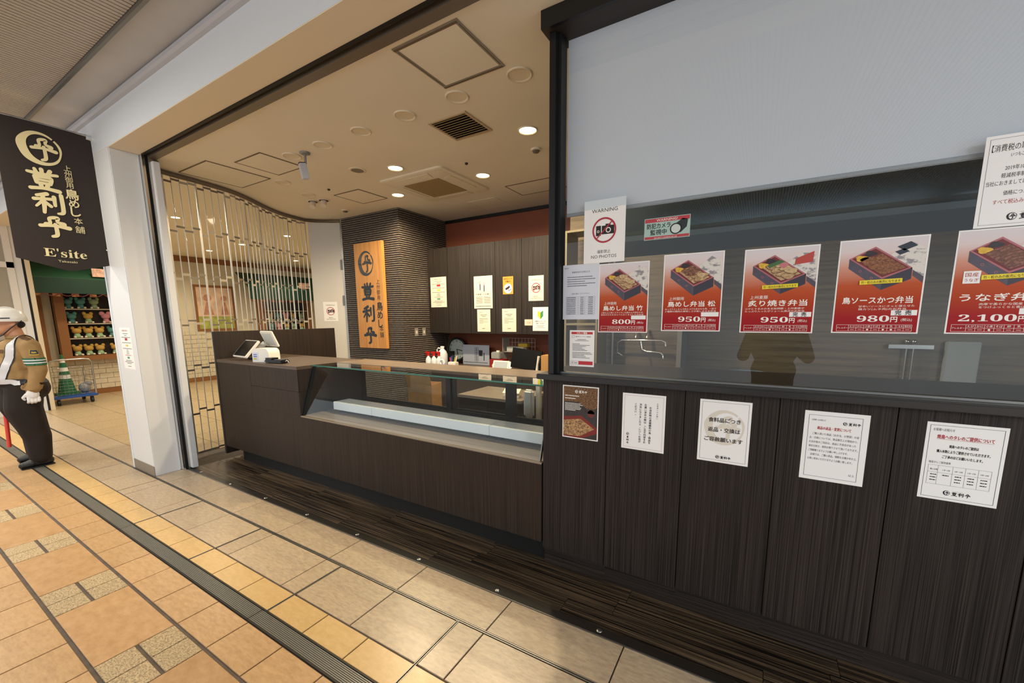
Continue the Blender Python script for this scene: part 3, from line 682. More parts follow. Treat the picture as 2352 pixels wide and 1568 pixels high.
MB().tube([(p[0], p[1], GT+.045) for p in path]+[(-5.95, 4.19, GT+.045), (-5.70, 4.315, GT+.045)], .024, 8).build('ceiling_rail', mat('rail_brown', '7d705f', .5, .3), gt)
# white hinged panel at the end of the gate
pa, pb = Vector((-6.085, 4.035)), Vector((-5.70, 4.325)); d = pb-pa; ang = math.atan2(d.y, d.x)
pn = MB().cbox(0, d.length, -.02, .02, .03, 3.005, .003).build('gate_panel', mat('panel_white', 'd3d0ca', .45), label='tall white hinged panel between the folding gate and the ribbed column', cat='door panel', loc=(pa.x, pa.y, 0), rz=ang)
for z in (2.3, 1.75): MB().box(d.length-.03, d.length+.012, -.034, -.021, z, z+.15).build('hinge', steel_dull, pn)
jf = MB().box(-5.690, -5.648, 4.300, 4.345, 0, ZC).build('trim_7', steel, kind='structure')
# ------------------------------------------------------------------ till on the left counter
ZT = 1.1155
pos_white = mat('pos_white', 'e9e7df', .4); screen = mat('screen_black', '050506', .45, spec=.25)
t = thing('till_display', 'white touch screen till with tilted black display on the counter', 'cash register', (-4.60, 2.28, ZT))
b = MB().cbox(-.16, .16, -.014, .014, -.11, .11, .006).build('display', pos_white, t); b.location = (-.03, -.03, .115); b.rotation_euler = (-.72, .0, -.1)
MB().box(-.148, .148, -.0152, -.0142, -.098, .098).build('screen', screen, b)
b2 = MB().cbox(-.12, .12, -.012, .012, -.09, .09, .006).build('customer_display', pos_white, t); b2.location = (.10, .15, .215); b2.rotation_euler = (.38, 0, -.05)
MB().cbox(-.10, .10, -.0125, .0125, -.07, .07, .003).build('back_cover', mat('pos_grey', 'c9ccca', .45), b2)
MB().tube([(-.02, .05, 0), (.0, .06, .10), (.06, .12, .17)], .028, 12).build('stand', pos_white, t)
MB().cbox(-.10, .08, .0, .16, 0, .018, .005).build('base', mat('pos_base', '26262a', .4), t)
t = thing('receipt_printer', 'white rounded receipt printer beside the till screen', 'printer', (-4.28, 2.25, ZT), .35)
n = 8; prof = [(-.085, 0), (-.085, .10)]+[(-.085+.03*(1-math.cos(PI/2*k/n)), .10+.035*math.sin(PI/2*k/n)) for k in range(1, n+1)]+[(.06+.045*math.sin(PI/2*k/n), .135-.05*(1-math.cos(PI/2*k/n))) for k in range(0, n+1)]+[(.108, 0)]
MB().prism([(x_, -.07, z_) for x_, z_ in prof], (0, .15, 0)).build('body', pos_white, t)
MB().box(-.0862, -.0852, -.05, .06, .015, .095).build('label_sticker', paper, t); MB().box(-.078, -.015, -.0712, -.0702, .015, .095).build('label_sticker', mat('sticker_blue', 'cfd6e6', .5), t)
s = MB(); rect(s, -.070, -.03, .07, .078, -.0716); rect(s, -.070, -.03, .05, .06, -.0716); s.build('label_print', mat('sticker_ink', '3d5fa8', .5), t)
s = MB(); rect(s, -.070, -.035, .025, .04, -.0716); s.build('label_print', mat('sticker_yellow', 'c9b83a', .5), t)
t = thing('card_reader', 'black handheld card terminal lying in front of the printer', 'card reader', (-4.02, 2.22, ZT), .12)
MB().cbox(-.125, .125, -.05, .05, .004, .032, .01).build('body', mat('terminal_black', '0e0e10', .35), t); MB().cbox(-.12, -.02, -.045, .045, .0325, .050, .008).build('head', MATS['terminal_black'], t)
MB().cbox(.0, .115, -.035, .035, .0325, .037, .002).build('keypad', mat('terminal_grey', '3a3d40', .4), t); MB().tube([(.125, .0, .02), (.14, 0, .03), (.15, .01, .02), (.142, .015, .006)], .004, 8).build('cord_loop', pos_white, t)
# ------------------------------------------------------------------ back desk and what stands on it
dk = thing('back_desk', 'dark low desk along the terracotta back wall', 'desk', (-3.2, 4.60, 0)); ZD = .80
MB().box(-1.215, 1.25, 0, .715, ZD-.03, ZD).build('desk_top', wood_top_dark, dk); MB().box(-1.215, 1.25, .03, .70, 0, ZD-.031).build('carcass', wood_back, dk)
def on_desk(name, label, cat, px, yv, group=None, rz=0):
    p = at(px[0], px[1], 1, yv); return thing(name, label, cat, (p.x, yv, ZD), rz, group)
for i, x in enumerate((-4.33, -4.235, -4.15)):
    t = thing('spray_bottle', 'white spray bottle with red trigger head, '+['left of the three', 'middle of the three', 'right of the three, beside the jug'][i], 'spray bottle', (x, 4.70+.02*i, ZD), group='red headed spray bottles')
    MB().lathe((0, 0, 0), [(.042, 0), (.044, .01), (.044, .09), (.036, .125), (.017, .15), (.015, .165)], 18).build('bottle', mat('bottle_white', 'dfe3e6', .4), t)
    MB().cyl((0, 0, .165), .019, .03, 14).cbox(-.05, .022, -.013, .013, .195, .228, .005).prism([(-.032, -.005, .196), (-.045, -.005, .155), (-.037, -.005, .155), (-.018, -.005, .196)], (0, .01, 0)).build('trigger_head', mat('trigger_red', 'c3201c', .4), t)
t = thing('plastic_jug', 'white plastic jug with loop handle on the desk', 'jug', (-4.215, 4.90, ZD))
MB().lathe((0, 0, 0), [(.07, 0), (.078, .02), (.078, .17), (.06, .22), (.028, .255), (.026, .275)], 22).build('body', MATS['bottle_white'], t); MB().lathe((0, 0, 0), [(.031, .275), (.031, .298), (0, .30)], 16).build('cap', pos_white, t)
MB().tube([(-.02, 0, .255), (-.08, 0, .27), (-.11, 0, .24), (-.095, 0, .18), (-.07, 0, .15)], .012, 10).build('handle', MATS['bottle_white'], t)
t = thing('wall_clock', 'round pale wall clock leaning at the back of the desk', 'clock', (-4.18, 5.22, ZD+.23)); 
MB().tube([(.175*math.cos(2*PI*k/40), 0, .175*math.sin(2*PI*k/40)) for k in range(40)], .018, 8, closed=True).build('rim', mat('clock_rim', '2c3538', .3), t)
f = MB(); disc(f, 0, 0, .172, -.004, n=40); f.build('face', mat('clock_face', 'bcc9c6', .4), t)
f = MB()
for k in range(12): text(f, str(12 if k == 0 else k), .135*math.sin(k*PI/6), .135*math.cos(k*PI/6)-.016, .032, -.006, bold=True)
f.build('numerals', ink, t); f = MB(); ribbon(f, [(0, 0), (.11, -.02)], .012, 0, 0, 1, -.008); f.build('minute_hand', ink, t); f = MB(); ribbon(f, [(0, 0), (.02, -.08)], .014, 0, 0, 1, -.009); f.build('hour_hand', ink, t)
t = MB().cbox(-.07, .07, -.05, .05, 0, .05, .006).build('tape_dispenser', mat('tape_blue', '2c55b5', .4), label='blue tape dispenser with pale roll in front of the jug', cat='tape dispenser', loc=(-4.02, 4.68, ZD))
MB().tube([(.04*math.cos(2*PI*k/20)-.02, 0, .075+.04*math.sin(2*PI*k/20)) for k in range(20)], .014, 8, closed=True).build('tape_roll', paper, t)
t = thing('pen_holder', 'white desk caddy with pens, a marker and scissors', 'pen holder', (-3.86, 4.72, ZD)); MB().cbox(-.07, .07, -.045, .045, 0, .09, .008).build('caddy', pos_white, t)
for k, (dx, m_, hh) in enumerate(((-.05, 'trigger_red', .15), (-.03, 'tape_blue', .17), (-.005, 'clock_rim', .19), (.025, 'sticker_yellow', .16), (.05, 'bottle_white', .18))): MB().tube([(dx, 0, .091), (dx*1.3, .01, hh)], .008, 8).build('pen', MATS[m_], t)
t = MB().box(-.255, .255, -.004, .004, 0, .31).build('wall_poster', mat('poster_blue', 'c3cdde', .4), label='pale blue diagram board leaning behind the desk beside the clock', cat='board', loc=(-3.79, 5.2, ZD+.002))
f = MB(); 
for k in range(8):
    for j in (0, 1): frame_line(f, -.02+j*.035, .015+j*.035, .05+k*.028, .078+k*.028, .003, -.0055)
bars(f, -.24, .03, [.46, 0, 0], .03, .01, -.0055, 'l'); f.build('print', ink_grey, t)
f = MB(); rect(f, .06, .13, .14, .23, -.0055); rect(f, .15, .165, .07, .19, -.0055); f.build('device_print', mat('device_print', '2b313c', .5), t)
t = MB().cbox(-.11, .11, -.08, .08, 0, .145, .004).build('red_carton', mat('carton_red', '8b1a1c', .45), label='dark red cardboard carton with pale oval on the desk', cat='carton', loc=(-3.18, 4.92, ZD))
f = MB(); disc(f, .0, .055, .04, -.0815, sx=1.7); f.build('oval_print', mat('oval_cream', 'e6e3bb', .5), t)
t = MB().cbox(-.10, .05, -.06, .06, 0, .10, .012).build('small_scale', mat('scale_grey', '8d918e', .4), label='small grey desk gadget on top of the red carton', cat='gadget', loc=(-3.18, 4.92, ZD+.1455))
MB().cyl((.0, -.02, .1005), .025, .02, 14).build('dial', pos_white, t)
t = MB().cbox(-.13, .13, -.006, .006, 0, .145, .004).build('tablet', pos_white, label='white framed tablet standing before the black monitor', cat='tablet', loc=(-3.0, 4.66, ZD+.012)); t.rotation_euler = (-.35, 0, 0)
MB().box(-.108, .108, -.0072, -.0062, .016, .128).build('screen', mat('tablet_screen', 'aab4bd', .25), t); MB().box(-.03, .03, .006, .012, -.01, .06).build('stand', pos_white, t)
t = thing('monitor', 'flat black monitor turned away on the back desk', 'monitor', (-2.64, 4.72, ZD+.001)); b = MB().cbox(-.225, .225, -.012, .012, 0, .27, .004).build('panel', screen, t); b.location = (0, 0, .045); b.rotation_euler = (-.12, .10, 0)
MB().cbox(-.09, .09, -.03, .10, 0, .012, .003).build('foot', black, t); MB().box(-.03, .03, .012, .03, .0125, .16).build('stand', black, t)
t = thing('wire_rack', 'white wire rack with boxes on the desk behind the monitor', 'rack', (-2.97, 5.16, ZD)); f = MB()
for k in range(9): f.tube([(-.22+k*.055, .06, .0), (-.22+k*.055, .06, .43)], .003, 6)
for k in range(8): f.tube([(-.22, .06, .01+k*.06), (.22, .06, .01+k*.06)], .003, 6)
f.build('grid', mat('wire_white', 'cfcabf', .4), t); MB().box(-.22, .22, -.09, .055, .235, .242).build('shelf', MATS['wire_white'], t); MB().box(-.236, -.228, -.10, .07, 0, .44).build('side', mat('rack_side', 'b9b5ac', .5), t)
MB().cbox(-.15, .13, -.07, .04, 0, .07, .003).build('flat_box', mat('box_white', 'd8d6cc', .5), label='white flat box lying on the wire rack shelf', cat='box', loc=(-2.99, 5.14, ZD+.2425))
MB().cbox(-.06, .09, -.05, .04, 0, .05, .003).build('yellow_packet', mat('packet_yellow', 'c9a72c', .5), label='yellow packet on top of the white flat box', cat='packet', loc=(-2.90, 5.14, ZD+.313))
f = MB()
for k in range(5): f.prism([(-.10, -.06+k*.02, .01+k*.014), (.10, -.06+k*.02, .01+k*.008), (.06, .05, .04+k*.020), (-.12, .04, .03+k*.024)], (0, 0, .004))
f.build('paper_stack', paper, label='loose sheaf of white papers between carton and rack', cat='papers', loc=(-3.0, 4.80, ZD))
t = MB().cbox(-.01, .12, -.08, .08, 0, .26, .003).build('file_box', mat('card_tan', 'b58a52', .6), label='tan cardboard file box at the right end of the desk', cat='file box', loc=(-2.32, 4.66, ZD)); 
t = thing('phone_handset', 'white phone handset on its stand left of the tan file box', 'phone', (-2.40, 4.62, ZD)); MB().cbox(-.05, .05, -.04, .06, 0, .04, .008).build('base', pos_white, t); MB().tube([(-.01, 0, .0405), (.0, .0, .14), (.02, .0, .24)], [.018, .013, .018], 10).build('handset', pos_white, t)
MB().add([(-.07, 0, 0), (.07, .02, 0), (.10, .04, .20), (.02, .02, .34), (-.03, 0, .14), (-.07, .06, 0), (.07, .08, 0), (.10, .07, .20), (.02, .05, .34), (-.03, .06, .14)], [(0, 1, 2, 3, 4), (9, 8, 7, 6, 5), (0, 5, 6, 1), (1, 6, 7, 2), (2, 7, 8, 3), (3, 8, 9, 4), (4, 9, 5, 0)]).build('plastic_bag', mat('bag_white', 'd9d9d6', .35), label='crumpled white plastic bag propped behind the file box', cat='bag', loc=(-2.26, 4.85, ZD))
t = MB().cbox(-.09, .09, -.13, .13, 0, .20, .004).build('black_bin', black, label='black tray box at the left end of the back desk', cat='tray', loc=(-4.32, 5.15, ZD))
MB().tube([(-.0, 0, 0), (.02, .02, .12), (.07, .05, .24)], .004, 6).tube([(0, 0, 0), (-.02, .0, .13), (-.06, .02, .25)], .004, 6).tube([(0, 0, 0), (.0, .03, .15), (.01, .05, .28)], .004, 6).build('dried_stems', mat('stem_olive', '4f4a22', .7), label='olive dried stems poking up beside the clock', cat='plant', loc=(-4.33, 5.15, ZD+.2005))
# seen through the showcase
t = thing('low_cabinet', 'low dark wood cabinet behind the showcase', 'cabinet', (-2.45, 3.55, 0)); MB().cbox(-.40, .42, -.01, .60, .66, .69, .002).build('cabinet_top', wood_top, t); MB().box(-.39, .41, .02, .59, .05, .659).build('carcass', black, t)
for a, b in ((-.39, 0), (.003, .41)): MB().box(a, b, 0, .0195, .06, .655).build('door', wood_door, t)
t = thing('order_pad', 'cream spiral order pad lying open on the low cabinet', 'notepad', (-2.22, 3.68, .6905), .3); MB().cbox(-.09, .09, -.06, .06, 0, .028, .002).build('pages', paper_cream, t); b = MB().box(-.09, .09, 0, .12, 0, .004).build('cover', paper_cream, t); b.location = (0, -.06, .05); b.rotation_euler = (.25, 0, 0)
f = MB()
for z in (.0,): f.box(-.15, .15, -.12, -.116, 0, .30).box(-.15, .15, .116, .12, 0, .30).box(-.15, -.146, -.116, .116, 0, .30).box(.146, .15, -.116, .116, 0, .30).box(-.146, .146, -.116, .116, 0, .004)
t = f.build('cardboard_box', mat('cardboard', 'b88a52', .7, var=(15, .08)), label='open cardboard box on a stool behind the showcase glass', cat='cardboard box', loc=(-3.25, 3.45, .50), rz=.25)
b = MB().box(-.15, .15, -.004, 0, 0, .13).build('flap', MATS['cardboard'], t); b.location = (0, -.12, .30); b.rotation_euler = (.35, 0, 0)
t = thing('stool', 'black stool under the cardboard box', 'stool', (-3.25, 3.45, 0)); MB().cyl((0, 0, .47), .17, .029, 24).build('seat', black, t)
for k in range(4): a = PI/4+k*PI/2; MB().tube([(.10*math.cos(a), .10*math.sin(a), .47), (.16*math.cos(a), .16*math.sin(a), 0)], .012, 8).build('leg', steel_dull, t)
t = thing('serving_stand', 'pale stand with wooden trays behind the right end of the showcase', 'stand', (-1.48, 3.30, 0)); MB().box(-.02, .02, -.02, .02, 0, 1.0).build('post', pos_white, t)
for z in (.62, .68): MB().box(-.05, .30, -.14, .12, z, z+.02).build('tray', mat('tray_wood', 'b98c4a', .5), t)
MB().box(-.22, .30, -.15, .15, 0, .02).build('base', black, t); MB().box(-.24, -.20, -.02, .02, .0205, .95).build('post', pos_white, t)
MB().cbox(-.05, .05, -.03, .03, 0, .26, .02).build('hanging_cloth', paper, label='white cloth roll hung on the pale serving stand', cat='cloth', loc=(-1.77, 3.24, .62))
# ------------------------------------------------------------------ posters and notices on the window
post_bg = grad('poster_red', [(0, '961820'), (.16, 'a01c22'), (.36, 'b0401f'), (.52, 'bd5630'), (.72, 'd29a86'), (.88, 'dfd0cf'), (1, 'dcd6da')], .5)
bento_side = mat('bento_side', '4d4654', .4, var=(60, .15)); bento_dark = mat('bento_dark', '322f3c', .4); bento_rim = mat('bento_rim', 'b0656b', .4); bento_in = mat('bento_in', '6e2328', .5)
def food(name, c0, c1, sc):
    return streak(name, c0, c1, (sc, sc, sc*1.4), .5, .35, .65)
meat = food('print_chicken', '8f6c48', 'd2b384', 90); beef = food('print_beef', '4a2a20', '9a6a4c', 110); cutlet = food('print_cutlet', '5c2f1c', 'a06a42', 130); eel = food('print_eel', '4d2b20', '9a6658', 140)
meat_l = food('print_chicken_light', 'ab8a60', 'dcc295', 90); sauce = mat('print_sauce', '6b4228', .5)
egg = mat('print_egg', 'd9ae3a', .5, var=(60, .2)); seaweed = mat('print_seaweed', '2a1f24', .4, var=(80, .4)); leafg = mat('print_leaf', '3d6b3c', .5); ginger = mat('print_ginger', 'c7747a', .5, var=(80, .2))
lid_w = streak('print_lid', '8f8b90', 'ddd8d0', (30, 30, 60), .5, .42, .5); strip_y = mat('strip_yellow', 'ecd51e', .4); lid_red = mat('print_red_tag', 'b8473c', .5); navy = mat('print_navy', '2b3140', .5)
YW = 2.1622
def bento_poster(tl, br, label, t1, t2, desc, price, style, sold=None, strip=False, dots=(2,), w=None, h=None, loc=None):
    if loc is None: loc, w, h = px_sheet(tl, br, YW)
    s = sheet('menu_poster', label, 'poster', w, h, loc, group='red bento menu posters on the window')
    U = lambda u: u*w
    V = lambda v: v*h
    m = MB(); rect(m, U(.018), U(.982), V(.012), V(.988), Y1); m.build('printed_ground', post_bg, s)
    pic = MB(); P = lambda *q: [(U(a), V(b)) for a, b in q]
    poly(pic, P((.60, .82), (.80, .945), (.98, .87), (.98, .585), (.86, .655)), Y2, 7)
    poly(pic, P((.86, .655), (.98, .585), (.98, .52), (.86, .60)), Y2, 0)
    if style in (2,): poly(pic, P((.70, .86), (.93, .93), (.92, .81), (.69, .79)), Y3, 8)
    if style in (3, 4): poly(pic, P((.66, .90), (.80, .945), (.88, .90), (.74, .855)), Y3, 9); poly(pic, P((.64, .85), (.74, .88), (.80, .845), (.70, .815)), Y3, 9)
    poly(pic, P((.13, .80), (.13, .70), (.53, .46), (.53, .575)), Y2, 0); poly(pic, P((.53, .575), (.53, .46), (.85, .565), (.85, .68)), Y2, 1)
    poly(pic, P((.13, .80), (.53, .575), (.85, .68), (.42, .915)), Y3, 2); poly(pic, P((.16, .80), (.53, .595), (.815, .682), (.42, .895)), Y4, 3)
    yf = Y4-.0003; yg = Y4-.0006
    def blob(cx, cy, rx, ry, mi, yy=yg, ph=0, n=18):
        pic.add([(U(cx)+w*rx*(1+.16*math.sin(3*a+ph)+.07*math.sin(7*a+ph))*math.cos(a), yy, V(cy)+h*ry*(1+.16*math.sin(3*a+ph))*math.sin(a)) for a in [2*PI*k/n for k in range(n)]], [tuple(range(n))], mi)
    poly(pic, P((.26, .775), (.53, .615), (.785, .685), (.50, .84)), yf, [4, 4, 4, 11, 12][style])
    blob(.27, .80, .07, .030, 5, ph=1); blob(.37, .845, .07, .028, 6, ph=2)
    if style in (0, 2):
        for k, (cx, cy) in enumerate(((.40, .775), (.50, .80), (.47, .735), (.58, .755), (.55, .685), (.66, .72), (.62, .66))):
            blob(cx, cy, .092, .034, 16, yg-.00006*(2*k), k); blob(cx, cy+.003, .083, .029, 15 if k % 2 else 4, yg-.00006*(2*k+1), k)
    if style == 1:
        for k, (cx, cy) in enumerate(((.57, .70), (.66, .715), (.62, .665))): blob(cx, cy, .10, .034, 16, yg-.0002-.00006*(2*k), k); blob(cx, cy+.003, .09, .029, 15 if k % 2 else 4, yg-.0002-.00006*(2*k+1), k)
        for k, (cx, cy) in enumerate(((.40, .775), (.50, .80), (.47, .74))): blob(cx, cy, .085, .032, 10, yg-.0006-.00006*k, k*1.7)
    if style == 4:
        for k in range(6): t_ = k/6; ribbon(pic, [(U(.30+.23*t_), V(.775-.155*t_)), (U(.42+.18*t_), V(.80-.12*t_)), (U(.52+.245*t_), V(.835-.15*t_))], w*.012, 0, 0, 1, yg, m=16)
    if style == 1: poly(pic, P((.31, .775), (.42, .715), (.66, .775), (.52, .835)), yg, 10); blob(.60, .69, .13, .045, 4)
    if style == 2: poly(pic, P((.33, .80), (.36, .765), (.56, .83), (.50, .855)), yg-.001, 13); blob(.55, .79, .06, .028, 14, yg-.0011)
    if style == 3: blob(.38, .77, .12, .045, 11, ph=.5); blob(.48, .73, .14, .05, 11, yg-.0002, 1.5); blob(.60, .70, .14, .05, 11, yg-.0004, 2.4)
    for q in (.27, .41): disc(pic, U(q), V(.80-(q-.13)*.56-.055), w*.018, Y3, 2, 12, r0=w*.013)
    pic.build('bento_picture', [bento_side, bento_dark, bento_rim, bento_in, meat, egg, seaweed, lid_w, lid_red, navy, beef, cutlet, eel, leafg, ginger, meat_l, sauce], s)
    T = MB(); yt = Y2
    if t1: text(T, t1, U(.12), V(.408), V(.036), yt, 'l', bold=False)
    text(T, t2, U(.10), V(.325), V(.058), yt, 'l', bold=True, maxw=U(.80))
    for i, d_ in enumerate(desc): text(T, d_, U(.06 if style < 3 else .30), V(.280-i*.030), V(.0185), yt, 'l', maxw=min(U(.86), U(.045)*len(d_)))
    bd = ''.join(chr(0x1D7CE+int(c)) if c.isdigit() else c for c in price)
    text(T, bd, U(.67), V(.125), V(.068), yt, 'r', maxw=U(.125)*len([c for c in price if c.isdigit()])+(U(.05) if ',' in price else 0)); text(T, '円', U(.685), V(.125), V(.048), yt, 'l', bold=True); text(T, '(税込)', U(.80), V(.132), V(.026), yt, 'l')
    x0, x1, z0, z1 = U(.06), U(.93), V(.022), V(.092); zm = (z0+z1)/2; tt = w*.0035
    frame_line(T, x0, x1, z0, z1, tt, yt); cw = (x1-x0)*.83/8; xa = x0+(x1-x0)*.17; rect(T, xa, x1, zm-tt/2, zm+tt/2, yt)
    text(T, 'アレルギー', (x0+xa)/2, zm-V(.008), V(.016), yt, maxw=(xa-x0)*.88)
    for i, c in enumerate(('えび', 'かに', '小麦', 'そば', '卵', '乳', 'くるみ', '落花生')):
        xc = xa+cw*(i+.5); rect(T, xa+cw*i-tt/2, xa+cw*i+tt/2, z0, z1, yt); text(T, c, xc, zm+V(.009), V(.017), yt, maxw=min(cw*.8, cw*.36*len(c)))
        if i in dots: disc(T, xc, (z0+zm)/2, V(.009), yt, n=14)
        else: rect(T, xc-cw*.25, xc+cw*.25, (z0+zm)/2-tt*.6, (z0+zm)/2+tt*.6, yt)
    T.build('lettering', ink_white, s)
    st_ = MB().box(U(.68), U(.965), -.0016, -.0011, V(.19), V(.245)).build('sold_out_sticker', paper, s)
    if sold:
        q = MB(); text(q, '完', U(.76), V(.198), V(.040), -.0020, bold=True); text(q, '売', U(.87), V(.198), V(.040), -.0020, bold=True); q.build('handwriting', ink, st_)
    if strip:
        q = MB().box(U(.30), U(.78), -.0052, -.0047, V(.515), V(.56)).build('yellow_strip', strip_y, s); q.rotation_euler = (0, -.03, 0)
        r_ = MB(); text(r_, '竹・松のみの販売になります', U(.54), V(.524), V(.024), -.0056, bold=False, maxw=U(.44)); r_.build('strip_lettering', ink, q)
    return s
bento_poster((1377, 607), (1486, 764), 'red menu poster for 800 yen bento, nearest the black window post', '上州御用', '鳥めし弁当 竹', ['ご飯の上に薄くスライスした鶏のムネ肉をのせ、', '秘伝のたれをまんべんなくまぶしたお弁当'], '800', 0)
bento_poster((1526, 586), (1653, 761), 'red menu poster for 950 yen chicken bento, second from the post', '上州御用', '鳥めし弁当 松', ['あっさりとしたムネ肉とコクのあるもも肉、一品で', '２種類の鶏肉の美味しさが楽しめるお弁当'], '950', 1)
bento_poster((1712, 574), (1865, 765), 'red menu poster for grilled pork bento with green leaf in picture', '上州麦豚', '炙り焼き弁当', ['コクとうまみのある銘柄豚・上州麦豚が', 'たっぷり入ったボリューム満点のお弁当'], '950', 2, True, True, (2, 5))
bento_poster((1931, 554), (2107, 766), 'red menu poster for 980 yen cutlet bento, second from the right', '', '鳥ソースかつ弁当', ['甘辛いソースにさっと潜らせた', '鶏カツ(ムネ肉)のお弁当'], '980', 3, True, True, (2, 4, 5))
p5 = at(2206, 530, 1, YW); p5b = at(2166, 766, 1, YW)
s5 = bento_poster(None, None, 'red menu poster for 2,100 yen eel bento at the right edge', '', 'うなぎ弁当', ['肉厚で柔らかな国産うなぎを使用し、たれ', 'をつけふっくらと香ばしく焼き上げたお弁当'], '2,100', 4, False, True, (2,), w=.265, h=p5.z-p5b.z, loc=(p5b.x+.002, YW, p5b.z))
q = MB().box(.028, .072, -.0026, -.0021, .182, .226).build('origin_mark', paper, s5); r_ = MB(); text(r_, '国産', .05, .207, .012, -.003, maxw=.034); text(r_, 'うなぎ', .05, .189, .010, -.003, maxw=.036); r_.build('mark_lettering', ink_red, q)
def no_photo(s, w, h, full=True):
    m = MB(); text(m, 'WARNING', w*.5, h*.80, h*.062, Y1, maxw=w*.62); text(m, '撮影禁止', w*.5, h*.155, h*.045, Y1, maxw=w*.32); text(m, 'NO PHOTOS', w*.5, h*.075, h*.055, Y1, maxw=w*.62); m.build('lettering', mat('ink_slate', '2c3038', .6), s)
    m = MB(); rect(m, w*.30, w*.42, h*.43, h*.59, Y1); rect(m, w*.44, w*.74, h*.45, h*.585, Y1); rect(m, w*.53, w*.65, h*.585, h*.61, Y1); m.build('camera_symbol', ink, s)
    m = MB(); disc(m, w*.60, h*.512, w*.062, Y2, r0=w*.042, n=20); disc(m, w*.355, h*.50, w*.03, Y2, r0=w*.018, n=16); m.build('lens_symbol', ink_white, s)
    m = MB(); disc(m, w*.5, h*.515, w*.29, Y3, r0=w*.25, n=40); a = math.radians(45); r = w*.255; t = w*.02
    ribbon(m, [(-math.cos(a), -math.sin(a)), (math.cos(a), math.sin(a))], .11, w*.5, h*.515, r, Y3); m.build('ban_symbol', mat('ban_red', 'b02a3a', .5), s)
loc, w, h = px_sheet((1343, 464), (1434, 599), YW)
s = sheet('warning_notice', 'white no photos notice taped across the blind edge on the window', 'notice', w, h, loc); no_photo(s, w, h)
MB().box(0, w, -.0034, -.003, h*.86, h*1.0).build('tape', glass('tape_clear', (.92, .95, .97), .25, 1.4), s)
loc, w, h = px_sheet((1481, 505), (1584, 541), YW); h = .102
s = sheet('camera_sticker', 'landscape security camera warning sticker on the dark glass', 'sticker', w, h, (loc[0], YW, loc[2]-.003), m=mat('sticker_teal', 'a9c4bb', .35))
m = MB(); rect(m, .003, w-.003, h*.80, h-.003, Y1); m.build('red_band', mat('band_red', 'b83a44', .4), s); m = MB(); rect(m, .003, w-.003, .003, h*.15, Y1); m.build('red_band', MATS['band_red'], s)
m = MB(); text(m, 'WARNING!', w*.50, h*.83, h*.12, Y2, maxw=w*.46); m.build('band_lettering', ink_white, s); m = MB(); text(m, 'SECURITY CAMERAS IN USE', w*.48, h*.045, h*.06, Y2, maxw=w*.5); m.build('band_lettering', ink_white, s)
m = MB(); text(m, '防犯カメラ', w*.32, h*.53, h*.2, Y1, bold=True, maxw=w*.52); text(m, '監視中', w*.32, h*.24, h*.2, Y1, bold=True, maxw=w*.36); poly(m, [(w*.60, h*.52), (w*.84, h*.86), (w*.95, h*.80), (w*.93, h*.46), (w*.80, h*.22)], Y1); m.build('lettering', mat('ink_teal', '22302f', .5), s)
m = MB(); disc(m, w*.70, h*.42, h*.21, Y2, sx=1.05); m.build('lens_picture', mat('lens_pic', 'cfd9d4', .3), s); m = MB(); disc(m, w*.70, h*.42, h*.25, Y3, sx=1.05, r0=h*.20); m.build('lens_rim', ink, s)
loc, w, h = px_sheet((1294, 610), (1374, 733), YW)
s = sheet('price_notice', 'pale grey notice with small price table beside the 800 yen poster', 'notice', w, h, loc, m=mat('paper_blue', 'd6dae4', .4))
m = MB(); text(m, '登利平', w*.04, h*.93, h*.022, Y1, 'l'); text(m, '価格改定のお知らせ', w*.5, h*.85, h*.028, Y1, maxw=w*.5); bars(m, w*.12, h*.77, [w*.7, w*.78, w*.5, w*.78, w*.55], h*.04, h*.012, Y1, 'l'); text(m, 'お取り寄せ（テイクアウト）', w*.5, h*.46, h*.024, Y1, maxw=w*.5); m.build('lettering', ink_grey, s)
m = MB(); x0, x1, z0, z1 = w*.09, w*.90, h*.09, h*.42; frame_line(m, x0, x1, z0, z1, .0007, Y1); rect(m, w*.44, w*.443, z0, z1, Y1); rect(m, w*.62, w*.623, z0, z1, Y1)
for k in range(1, 10): rect(m, x0, x1, z0+(z1-z0)*k/10, z0+(z1-z0)*k/10+.0006, Y1)
for k in range(10): bars(m, w*.11, z0+(z1-z0)*(k+.3)/10, [w*.26], .01, h*.012, Y1, 'l'); bars(m, w*.5, z0+(z1-z0)*(k+.3)/10, [w*.09], .01, h*.012, Y1, 'l'); bars(m, w*.72, z0+(z1-z0)*(k+.3)/10, [w*.13], .01, h*.012, Y1, 'l')
m.build('price_table', ink_grey, s)
loc, w, h = px_sheet((1309, 758), (1364, 843), YW)
s = sheet('staff_notice', 'small staff wanted notice with red bands low on the window', 'notice', w, h, loc)
m = MB(); rect(m, w*.07, w*.93, h*.89, h*.955, Y1); m.build('red_band', mat('notice_red', 'c2242c', .4), s); m = MB(); rect(m, w*.38, w*.95, h*.05, h*.15, Y1); m.build('red_band', MATS['notice_red'], s); m = MB(); frame_line(m, w*.05, w*.38, h*.05, h*.15, .0012, Y1); m.build('name_box', MATS['notice_red'], s)
m = MB(); text(m, 'スタッフ募集', w*.5, h*.902, h*.042, Y2, bold=True, maxw=w*.42); m.build('band_lettering', ink_white, s)
